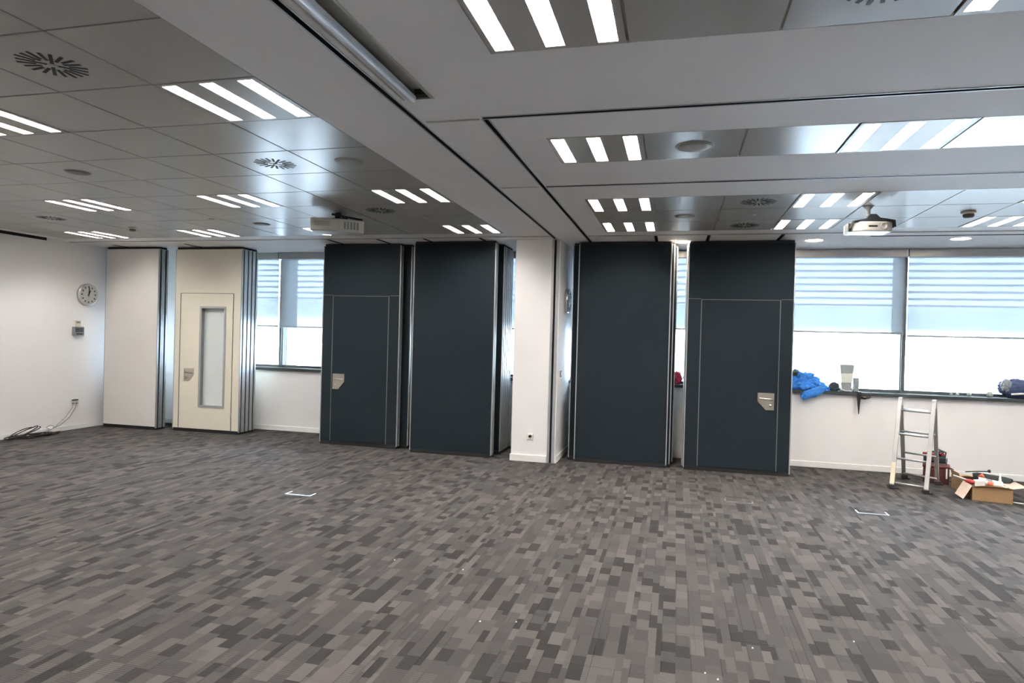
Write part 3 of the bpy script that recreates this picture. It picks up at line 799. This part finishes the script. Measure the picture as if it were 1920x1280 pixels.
# data outlet on end wall
s = empty('wall_outlet', (XL, 8.01, 0.425), 'double wall outlet with dark sockets and cables on the end wall', 'outlet')
MB().cbox(0.0, 0.012, -0.065, 0.065, -0.06, 0.04, 0.003).build('plate', 'plastic_white', s)
for yy, zz, w_ in ((0.0, 0.022, 0.05), (-0.03, -0.028, 0.018), (0.03, -0.028, 0.018)):
    MB().box(0.0125, 0.022, yy - w_, yy + w_, zz - 0.009, zz + 0.009).build('socket', 'black', s)
def wavy(p0, p1, n, amp, sag=0.0, seed=1):
    rnd = random.Random(seed); out = []
    for i in range(n + 1):
        t = i / n
        p = Vector(p0).lerp(Vector(p1), t)
        k = math.sin(math.pi * t)
        out.append((p.x + abs(rnd.uniform(-amp, amp)) * k, p.y + rnd.uniform(-amp, amp) * k, p.z - sag * k))
    return out
o = MB().tube([(XL + 0.024, 8.044, 0.41), (XL + 0.035, 8.000, 0.33), (XL + 0.05, 7.890, 0.20), (XL + 0.055, 7.736, 0.10), (XL + 0.06, 7.582, 0.06), (XL + 0.06, 7.505, 0.09), (XL + 0.07, 7.560, 0.12), (XL + 0.07, 7.626, 0.10), (XL + 0.07, 7.582, 0.055), (XL + 0.09, 7.340, 0.02), (XL + 0.12, 7.120, 0.012)], 0.006, 6).build('data_cable', 'cable_grey')
tag(o, 'grey cable hanging with a loop from the wall outlet', 'cable')
o = MB().tube([(XL + 0.024, 7.978, 0.41), (XL + 0.03, 7.956, 0.34), (XL + 0.045, 7.824, 0.2), (XL + 0.06, 7.670, 0.1), (XL + 0.1, 7.505, 0.04), (XL + 0.15, 7.285, 0.010), (XL + 0.12, 7.010, 0.010)], 0.005, 6).build('data_cable', 'cable_grey')
tag(o, 'grey cable falling straight from the wall outlet to the floor', 'cable')
rnd = random.Random(4)
for k in range(5):
    pts = []; cx_, cy_ = XL + 0.17, 7.42 - 0.12 * k; rx, ry = rnd.uniform(0.06, 0.13), rnd.uniform(0.12, 0.24); ph = rnd.uniform(0, 6)
    for i in range(33):
        a = ph + 2 * math.pi * i / 16
        zz = 0.012 + 0.004 * k + 0.010 * (1 + math.sin(a * 1.5 + k))
        if k == 3: zz += 0.055 * (1 + math.sin(a))
        pts.append((max(cx_ + rx * math.cos(a) * (1 + 0.1 * math.sin(i)), XL + 0.03), cy_ + ry * math.sin(a) + 0.01 * i / 4, zz))
    o = MB().tube(pts, 0.0075, 6).build('coiled_cable', 'black' if k % 3 else 'rubber')
    tag(o, 'dark cable in the tangled coil on the floor by the end wall', 'cable', 'dark cables coiled on the floor')
# column socket and switches
s = empty('wall_socket', (-1.772, cyf, 0.32), 'white power socket low on the front of the white column', 'socket')
MB().cbox(-0.042, 0.042, -0.012, 0.0, -0.042, 0.042, 0.003).build('plate', 'plastic_white', s)
MB().lathe([(0.0, -0.0122), (0.019, -0.0122), (0.021, -0.0155), (0.027, -0.0155), (0.029, -0.0122)], axis='y', n=20).build('socket_ring', 'plastic_white', s)
for sx in (-0.009, 0.009): MB().lathe([(0.0, -0.0128), (0.004, -0.0128)], (sx, 0, 0), 'y', 10).build('pin_hole', 'black', s)
for zz, lab in ((1.12, 'upper light switch on the column side face below the clock'), (1.02, 'lower light switch on the column side face below the clock')):
    s = empty('light_switch', (cx1, 8.37, zz), lab, 'switch')
    MB().cbox(0.0, 0.012, -0.042, 0.042, -0.042, 0.042, 0.003).build('plate', 'plastic_white' if zz < 1.1 else 'plastic_grey', s)
    MB().box(0.0125, 0.018, -0.022, 0.022, -0.024, 0.024).build('rocker', 'plastic_white', s)

# ------------------------------------------------------------------ projectors
p = empty('ceiling_projector', (1.625, 6.40, 2.632), 'silver projector on a black ceiling bracket', 'projector', rz=math.radians(6))
MB().prism([(-0.21, -0.10), (-0.12, -0.16), (0.14, -0.16), (0.21, -0.12), (0.21, 0.15), (-0.21, 0.15)], -0.055, 0.045).build('body', 'projector_silver', p, bevel=0.012)
MB().box(-0.05, 0.04, -0.1625, -0.1605, -0.012, 0.006).build('logo_plate', 'black', p)
MB().lathe([(0.0, -0.002), (0.026, -0.002), (0.030, -0.007), (0.034, -0.006), (0.034, 0.0)], (0.105, -0.161, -0.003), 'y', 24).build('lens_cover', 'projector_silver', p)
p.scale = (0.8, 0.8, 0.86)
MB().lathe([(0.055, 0.223), (0.06, 0.2297)], n=24).lathe([(0.022, 0.11), (0.022, 0.19), (0.05, 0.222)], n=20).build('ceiling_mount', 'plastic_grey', p)
m = MB()
m.prism([(-0.235, -0.02), (-0.205, 0.052), (-0.07, 0.075), (-0.03, 0.12), (0.03, 0.12), (0.07, 0.085), (0.225, 0.062), (0.235, -0.01), (0.22, -0.01), (0.21, 0.046), (-0.19, 0.046), (-0.222, -0.02)], -0.15, -0.11, 'y')
m.box(-0.245, -0.212, -0.12, -0.02, -0.055, 0.03).box(0.212, 0.232, -0.09, -0.02, -0.01, 0.05).box(-0.16, -0.12, -0.1, 0.1, 0.0455, 0.06).box(0.12, 0.16, -0.1, 0.1, 0.0455, 0.06)
m.build('bracket', 'black_gloss', p)
p = empty('ceiling_projector', (-3.52, 6.14, 2.66), 'white projector on a black ceiling bracket beside the swirl vent', 'projector')
MB().prism([(-0.12, -0.214), (0.16, -0.11), (0.35, 0.055), (0.25, 0.22), (-0.20, 0.04)], -0.05, 0.085).build('body', 'projector_white', p, bevel=0.014)
for (a, b_) in (((-0.08, -0.1995), (0.07, -0.1438)),):
    m = MB()
    for k in range(4): m.bar((a[0], a[1] - 0.001, 0.01 + 0.012 * k), (b_[0], b_[1] - 0.001, 0.01 + 0.012 * k), 0.003, 0.005)
    m.build('vent_slots', 'plastic_grey', p)
m = MB()
for k in range(5):
    t0 = 0.2 + 0.13 * k; q = Vector((0.16, -0.11, 0)).lerp(Vector((0.35, 0.055, 0)), t0) + Vector((0.0012, -0.0014, 0))
    m.bar((q.x, q.y, -0.02), (q.x, q.y, 0.055), 0.018, 0.003, (0.65, -0.76, 0))
m.build('port_row', 'plastic_grey', p)
MB().bar((-0.1, -0.02, 0.092), (0.12, 0.12, 0.125), 0.03, 0.02).bar((0.12, -0.02, 0.092), (0.0, 0.16, 0.125), 0.03, 0.02).bar((0.06, -0.10, 0.13), (0.30, 0.10, 0.10), 0.022, 0.018).tube([(0.04, 0.06, 0.10), (0.04, 0.06, 0.1693)], 0.03, 14).build('bracket', 'black', p)

# ------------------------------------------------------------------ floor boxes and scraps
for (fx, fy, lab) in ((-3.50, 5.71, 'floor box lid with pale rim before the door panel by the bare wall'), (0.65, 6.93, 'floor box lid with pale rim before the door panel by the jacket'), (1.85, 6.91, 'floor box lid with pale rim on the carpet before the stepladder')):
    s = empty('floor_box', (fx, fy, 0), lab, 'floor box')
    a, b_ = 0.135, 0.115; t = 0.011
    MB().box(-a, a, -b_, -b_ + t, -0.002, 0.006).box(-a, -a + t, -b_ + t, 0.0, -0.002, 0.005).box(a - t, a, -b_ + t, 0.0, -0.002, 0.005).build('lit_edge', 'aluminium', s)  # light caught by the rim's front put into a paler metal
    MB().box(-a, a, b_ - t, b_, -0.002, 0.004).box(-a, -a + t, 0.0, b_ - t, -0.002, 0.004).box(a - t, a, 0.0, b_ - t, -0.002, 0.004).build('unlit_edge', 'rubber', s)  # rest of the same rim, coloured dark where it catches no light
    MB().box(-a + t, a - t, -b_ + t, b_ - t, -0.002, 0.002).build('lid', 'carpet', s)
for (px, py) in ((868, 1068), (900, 1165), (968, 1166), (1322, 1262), (1346, 1274), (1411, 1215), (1601, 1203), (740, 1050)):
    d = r2 * ((px - 960) / F_PX) + d2 * ((py - 640) / F_PX) + fwd
    t = -HC / d.z; q = d * t
    o = MB().prism([(q.x - 0.004, q.y - 0.003), (q.x + 0.003, q.y - 0.004), (q.x + 0.004, q.y + 0.003), (q.x - 0.002, q.y + 0.004)], 0.0, 0.004).build('paper_scrap', 'paper')
    tag(o, 'tiny white scrap lying on the bare carpet', 'scrap', 'white scraps on the carpet')

# ------------------------------------------------------------------ stepladder
F1, F2, B1, B2 = Vector((2.385, 8.12, 0)), Vector((2.67, 7.95, 0)), Vector((2.70, 8.76, 0)), Vector((2.975, 8.53, 0))
T1, T2 = (F1 + B1) / 2, (F2 + B2) / 2; T1.z = T2.z = 1.0
ld = empty('stepladder', (0, 0, 0), 'small aluminium folding stepladder standing open before the window wall', 'ladder')
uvec = (F2 - F1).normalized()
def lp(a, b_, t): return a.lerp(b_, t)
for ft, tp, nm in ((F1, T1, 'a'), (F2, T2, 'a'), (B1, T1, 'b'), (B2, T2, 'b')):
    off = (tp - ft).normalized()
    shift = Vector((-0.006, -0.012, 0)) if nm == 'a' else Vector((0.006, 0.012, 0))
    rl = MB().bar(ft + off * 0.035 + shift, tp + shift, 0.026, 0.042, (uvec.x, uvec.y, 0)).build('stile', 'ladder_metal', ld, bevel=0.004)
    if nm == 'a' and ft is F1:
        MB().bar(ft + off * 0.06 + shift, ft + off * 0.30 + shift, 0.0272, 0.0432, (uvec.x, uvec.y, 0)).build('tape_wrap', 'ladder_tan', rl)
    MB().cbox(ft.x - 0.028 + shift.x, ft.x + 0.028 + shift.x, ft.y - 0.028, ft.y + 0.028, 0.0, 0.05, 0.008).cbox(ft.x - 0.02, ft.x + 0.06, ft.y - 0.02, ft.y + 0.02, 0.0, 0.02, 0.005).build('foot', 'rubber', rl)
for tl in (0.065, 0.33, 0.595, 0.86):
    MB().tube([lp(F1, T1, tl), lp(F2, T2, tl)], 0.012, 8).build('rung', 'ladder_metal', ld)
for tl in (0.075, 0.34, 0.60, 0.865):
    MB().tube([lp(B1, T1, tl), lp(B2, T2, tl)], 0.012, 8).build('rung', 'ladder_metal', ld)
for tp in (T1, T2):
    MB().bar(tp + Vector((0, 0, -0.05)) - uvec * 0.02, tp + Vector((0, 0, -0.05)) + uvec * 0.02, 0.07, 0.09).build('hinge', 'alu_matt', ld, bevel=0.01)

# ------------------------------------------------------------------ toolbox, drill
tb = empty('toolbox', (3.02, 8.70, 0), 'maroon metal toolbox on the carpet behind the stepladder', 'toolbox', rz=math.radians(-19))
MB().cbox(-0.13, 0.13, -0.09, 0.09, 0.0, 0.175, 0.008).build('body', 'maroon', tb)
MB().cbox(-0.136, 0.136, -0.096, 0.096, 0.1755, 0.215, 0.010).build('lid', 'maroon_lid', tb)
MB().box(0.095, 0.111, -0.103, -0.0965, 0.07, 0.185).build('latch', 'white_plastic', tb)
MB().tube([(0.10, 0.0, 0.214), (0.10, 0.0, 0.236), (-0.10, 0.0, 0.236), (-0.10, 0.0, 0.214)], 0.008, 8).build('handle', 'black', tb)
MB().tube([(0.137, -0.03, 0.19), (0.165, -0.04, 0.18), (0.17, -0.03, 0.05), (0.14, -0.02, 0.03)], 0.006, 6).build('strap', 'black', tb)
dr = empty('tool_case', (3.01, 8.70, 0.245), 'dark open tool case on top of the maroon toolbox', 'tool case', rz=math.radians(-19))
MB().cbox(-0.12, 0.10, -0.09, 0.09, 0.0, 0.065, 0.012).build('case', 'dark_foam', dr)
MB().tube([(0.09, -0.04, 0.06), (0.10, -0.04, 0.12), (0.02, -0.02, 0.15), (-0.02, -0.02, 0.10)], 0.010, 8).build('grip', 'green_dark', dr)
MB().box(0.101, 0.118, -0.05, 0.03, 0.005, 0.05).build('side_plate', 'plastic_grey', dr)
o = MB().tube([(2.87, 8.69, 0.333), (2.90, 8.68, 0.333), (2.905, 8.68, 0.333), (3.0, 8.65, 0.335)], [0.016, 0.018, 0.022, 0.02], 10).build('screwdriver', 'red')
tag(o, 'red handled hand tool lying on the dark tool case', 'hand tool')
dr2 = empty('cordless_drill', (3.04, 8.72, 0.338), 'black and red power drill lying on the tool case', 'drill', rz=math.radians(-15))
MB().tube([(-0.09, 0.03, 0.0), (-0.04, 0.03, 0.0), (0.05, 0.03, 0.0), (0.06, 0.03, 0.0)], [0.014, 0.024, 0.026, 0.02], 12).build('motor_body', 'dark_foam', dr2)
MB().tube([(0.03, 0.01, 0.0), (0.045, -0.07, 0.0)], 0.016, 10).build('handle', 'red', dr2)

# ------------------------------------------------------------------ cardboard box with contents
cb = empty('cardboard_box', (0, 0, 0), 'open cardboard box full of tools and tubes on the carpet', 'box')
A = Vector((3.05, 7.80, 0)); Bq = Vector((3.395, 7.745, 0)); Dq = Vector((3.10, 8.48, 0)); Cq = Bq + (Dq - A)
hz = 0.15; th = 0.006
ctr = (A + Bq + Cq + Dq) / 4
def wallq(p, q, z0=0.0, z1=hz):
    n = (q - p).normalized().cross(Vector((0, 0, 1))) * th
    if (ctr - p).dot(n) < 0: n = -n
    return MB().hexa([p + Vector((0, 0, z0)), q + Vector((0, 0, z0)), q + n + Vector((0, 0, z0)), p + n + Vector((0, 0, z0)),
                      p + Vector((0, 0, z1)), q + Vector((0, 0, z1)), q + n + Vector((0, 0, z1)), p + n + Vector((0, 0, z1))])
for p_, q_ in ((A, Bq), (Bq, Cq), (Cq, Dq), (Dq, A)):
    wallq(p_, q_).build('side', 'cardboard', cb)
MB().hexa([A + Vector((0, 0, 0.001)), Bq + Vector((0, 0, 0.001)), Cq + Vector((0, 0, 0.001)), Dq + Vector((0, 0, 0.001))] + [v + Vector((0, 0, 0.006)) for v in (A, Bq, Cq, Dq)]).build('base', 'cardboard', cb)
def flap(p, q, out, name='flap', m='cardboard_pale', curve=0.0):
    """panel hinged along p-q, far edge displaced by out"""
    p = p + Vector((0, 0, hz)); q = q + Vector((0, 0, hz)); out = Vector(out)
    nn = (q - p).cross(out).normalized() * 0.005
    me = MB(); K = 6
    for i in range(K):
        t0, t1 = i / K, (i + 1) / K
        c0, c1 = curve * math.sin(math.pi * t0), curve * math.sin(math.pi * t1)
        a, b_ = p.lerp(q, t0), p.lerp(q, t1)
        e0, e1 = a + out + Vector((0, 0, c0)), b_ + out + Vector((0, 0, c1))
        me.hexa([a, b_, e1, e0, a + nn, b_ + nn, e1 + nn, e0 + nn])
    return me.build(name, m, cb)
flap(A.lerp(Dq, 0.02), A.lerp(Dq, 0.40), (-0.115, -0.10, -0.125))
flap(A.lerp(Bq, 0.03), A.lerp(Bq, 0.97), (0.01, -0.03, 0.010), m='cardboard', curve=0.016)
flap(Bq.lerp(Cq, 0.05), Bq.lerp(Cq, 0.5), (0.15, 0.03, 0.02))
flap(Dq.lerp(Cq, 0.03), Dq.lerp(Cq, 0.7), (-0.01, -0.12, -0.02), m='cardboard', curve=0.03)
flap(A.lerp(Dq, 0.55), A.lerp(Dq, 0.98), (-0.02, 0.0, 0.06), m='cardboard')
# contents
o = MB().tube([(3.24, 8.28, 0.16), (3.27, 8.27, 0.165), (3.48, 8.10, 0.16), (3.52, 8.07, 0.155)], [0.05, 0.055, 0.055, 0.05], 14).build('foam_roll', 'dark_foam')
tag(o, 'thick black roll lying across the cardboard box', 'roll')
def cartridge(p0, p1, label, band):
    s = empty('sealant_cartridge', (0, 0, 0), label, 'cartridge')
    p0 = Vector(p0); p1 = Vector(p1)
    MB().tube([p0, p0.lerp(p1, 0.74)], 0.024, 14).build('barrel', 'white_plastic', s)
    MB().tube([p0.lerp(p1, 0.25), p0.lerp(p1, 0.45)], 0.0246, 14, False).build('label_band', band, s)
    MB().tube([p0.lerp(p1, 0.741), p0.lerp(p1, 0.78), p0.lerp(p1, 1.0)], [0.014, 0.011, 0.004], 10).build('nozzle', 'white_plastic', s)
cartridge((3.19, 7.98, 0.175), (3.42, 7.86, 0.14), 'white sealant cartridge with orange band lying in the cardboard box', 'orange')
cartridge((3.21, 8.07, 0.18), (3.45, 7.95, 0.15), 'white sealant cartridge with grey band lying in the cardboard box', 'plastic_grey')
s = empty('glue_bottle', (3.365, 7.96, 0.105), 'white bottle with pointed nozzle standing in the cardboard box', 'bottle')
MB().lathe([(0.026, 0.0), (0.028, 0.01), (0.028, 0.075), (0.014, 0.09)], n=18).build('bottle_body', 'white_plastic', s)
MB().lathe([(0.013, 0.0905), (0.012, 0.10), (0.004, 0.17), (0.0, 0.171)], n=14).build('nozzle', 'white_plastic', s)
o = MB().hexa([(3.11, 7.90, 0.06), (3.20, 7.885, 0.06), (3.21, 7.96, 0.06), (3.12, 7.975, 0.06), (3.11, 7.90, 0.19), (3.20, 7.885, 0.20), (3.21, 7.96, 0.20), (3.12, 7.975, 0.19)]).build('small_carton', 'white_plastic', bevel=0.006)
tag(o, 'small white carton standing in the cardboard box', 'carton')
o = MB().tube([(3.055, 7.98, 0.17), (3.09, 7.95, 0.17), (3.12, 7.92, 0.165)], [0.018, 0.024, 0.018], 10).build('tape_reel', 'red')
tag(o, 'red roll lying at the edge of the cardboard box', 'roll')
o = MB().tube([(3.26, 8.20, 0.18), (3.285, 8.18, 0.205), (3.30, 8.16, 0.18)], [0.012, 0.022, 0.012], 10).build('bottle_cap', 'orange')
tag(o, 'orange cap beside the black roll in the box', 'cap')
o = MB().tube([(2.98, 8.10, 0.20), (3.12, 7.97, 0.165)], 0.007, 8).build('wooden_stick', 'white_plastic')
tag(o, 'white stick poking out over the side of the cardboard box', 'stick')
o = MB().tube([(3.42, 7.80, 0.010), (3.56, 7.74, 0.010)], 0.008, 8).build('plastic_rod', 'white_plastic')
tag(o, 'white rod lying on the carpet beside the cardboard box', 'rod')
o = MB().tube([(3.20, 8.38, 0.20), (3.30, 8.36, 0.215), (3.40, 8.34, 0.225), (3.41, 8.34, 0.23), (3.43, 8.335, 0.23)], [0.006, 0.006, 0.006, 0.018, 0.018], 8).build('hammer', 'dark_foam')
tag(o, 'dark hammer resting on the far rim of the cardboard box', 'hammer')

# ------------------------------------------------------------------ things on the windowsill
def crumple(center, size, name, material, parent=None, seed=0, amp=0.22, sub=5, flat=None, tilt=0.0):
    import bmesh
    bm = bmesh.new(); bmesh.ops.create_icosphere(bm, subdivisions=sub, radius=1.0)
    ct, st = math.cos(tilt), math.sin(tilt)
    for v in bm.verts:
        d = v.co.normalized()
        n = noise.fractal(d * 1.6 + Vector((seed * 7.3, seed, 0)), 1.0, 2.0, 3) + 0.9 * (0.45 - abs(noise.noise(d * 3.1 + Vector((seed, 0, 3))))) + 0.4 * (0.4 - abs(noise.noise(d * 7.5 + Vector((0, seed, 1)))))
        q = Vector((d.x * size[0], d.y * size[1], d.z * size[2])) * (1 + amp * n)
        v.co = Vector((q.x * ct - q.z * st, q.y, q.x * st + q.z * ct)) + Vector(center)
        if flat is not None and v.co.z < flat: v.co.z = flat + (v.co.z - flat) * 0.02
    me = bpy.data.meshes.new(name); bm.to_mesh(me); bm.free()
    for p_ in me.polygons: p_.use_smooth = True
    me.materials.append(MATS[material])
    return link(name, me, parent)
SZ = 0.996
j = empty('jacket', (0, 0, 0), 'crumpled bright blue jacket on the dark windowsill', 'jacket')
crumple((1.60, 9.18, SZ + 0.085), (0.155, 0.075, 0.125), 'jacket_body', 'blue_cloth', j, 1, 0.42, flat=SZ + 0.001)
crumple((1.78, 9.17, SZ + 0.045), (0.135, 0.065, 0.07), 'folded_sleeve', 'blue_cloth', j, 5, 0.4, flat=SZ + 0.001, tilt=-0.25)
crumple((1.725, 9.072, SZ - 0.030), (0.135, 0.020, 0.052), 'hanging_sleeve', 'blue_cloth', j, 2, 0.3, tilt=0.42)
o = crumple((1.50, 9.17, SZ + 0.215), (0.062, 0.045, 0.038), 'hat', 'green_dark', None, 3, 0.2, sub=4)
tag(o, 'dark green bundle lying on top of the blue jacket', 'cloth')
o = crumple((1.99, 9.18, SZ + 0.05), (0.06, 0.06, 0.06), 'pouch', 'dark_cloth', None, 4, 0.2, flat=SZ + 0.001)
tag(o, 'dark pouch between the blue jacket and the grey tub', 'pouch')
s = empty('plastic_tub', (2.125, 9.17, SZ + 0.002), 'grey tub with dark top and wire handle on the windowsill', 'tub')
def frus(z0, z1, a0, a1, b0, b1): return MB().hexa([(-a0, -b0, z0), (a0, -b0, z0), (a0, b0, z0), (-a0, b0, z0), (-a1, -b1, z1), (a1, -b1, z1), (a1, b1, z1), (-a1, b1, z1)])
frus(0.0, 0.11, 0.055, 0.062, 0.05, 0.055).build('lower_shell', 'tub_grey', s, bevel=0.008)
frus(0.111, 0.235, 0.062, 0.074, 0.055, 0.06).build('clear_section', 'tub_clear', s, bevel=0.006)
frus(0.236, 0.345, 0.074, 0.085, 0.06, 0.065).build('dark_top', 'tub_grey', s, bevel=0.008)
MB().tube([(-0.07, -0.055, 0.10), (-0.065, -0.075, 0.03), (-0.02, -0.085, 0.012), (0.05, -0.085, 0.012), (0.085, -0.075, 0.05), (0.085, -0.055, 0.10)], 0.006, 8).build('wire_handle', 'aluminium', s)
frus(0.0, 0.18, 0.03, 0.035, 0.04, 0.04).build('side_pocket', 'tub_grey', s, bevel=0.006).location = (0.115, 0.0, 0)
s = empty('belt', (0, 0, 0), 'black pointed strap hanging over the windowsill edge', 'strap')
MB().hexa([(2.262, 9.085, 0.72), (2.268, 9.085, 0.72), (2.268, 9.092, 0.72), (2.262, 9.092, 0.72), (2.235, 9.085, 0.99), (2.29, 9.085, 0.99), (2.29, 9.096, 1.0), (2.235, 9.096, 1.0)]).box(2.235, 2.29, 9.086, 9.2, 0.9965, 1.004).build('hanging_end', 'black', s)
MB().tube([(2.288, 9.088, 0.93), (2.33, 9.082, 0.925), (2.38, 9.084, 0.94), (2.42, 9.088, 0.975), (2.41, 9.12, 1.006)], [0.016, 0.014, 0.010, 0.007, 0.006], 8).build('loop', 'black', s)
s = empty('bag', (0, 0, 0), 'navy bag lying on the windowsill near the cardboard box', 'bag')
crumple((4.06, 9.22, SZ + 0.115), (0.20, 0.085, 0.115), 'bag_body', 'navy_bag', s, 6, 0.16, flat=SZ + 0.001)
crumple((3.92, 9.20, SZ + 0.15), (0.05, 0.06, 0.085), 'bag_flap', 'plastic_grey', s, 7, 0.2)
MB().tube([(3.95, 9.13, SZ + 0.05), (4.05, 9.105, SZ + 0.065), (4.2, 9.11, SZ + 0.06)], 0.012, 8).build('piping', 'white_plastic', s)
for k, (sx, rr) in enumerate(((3.35, 0.016), (3.42, 0.018), (3.55, 0.024), (3.77, 0.034))):
    o = crumple((sx, 9.25, SZ + rr * 0.9), (rr, rr, rr * 1.1), 'sill_scrap', 'scrap', None, 10 + k, 0.25, sub=2, flat=SZ + 0.001)
    tag(o, 'small grey-green scrap on the windowsill beyond the stepladder', 'scrap', 'scraps on the windowsill')
o = crumple((0.03, 9.2, SZ + 0.085), (0.06, 0.07, 0.085), 'red_cloth', 'red_cloth', None, 15, 0.2, flat=SZ + 0.001)
tag(o, 'red cloth on the windowsill in the gap between panel stacks', 'cloth')
o = crumple((0.20, 9.22, SZ + 0.09), (0.09, 0.07, 0.10), 'dark_cloth', 'blue_dark', None, 16, 0.2, flat=SZ + 0.001)
tag(o, 'dark cloth bundle beside the red cloth between panel stacks', 'cloth')
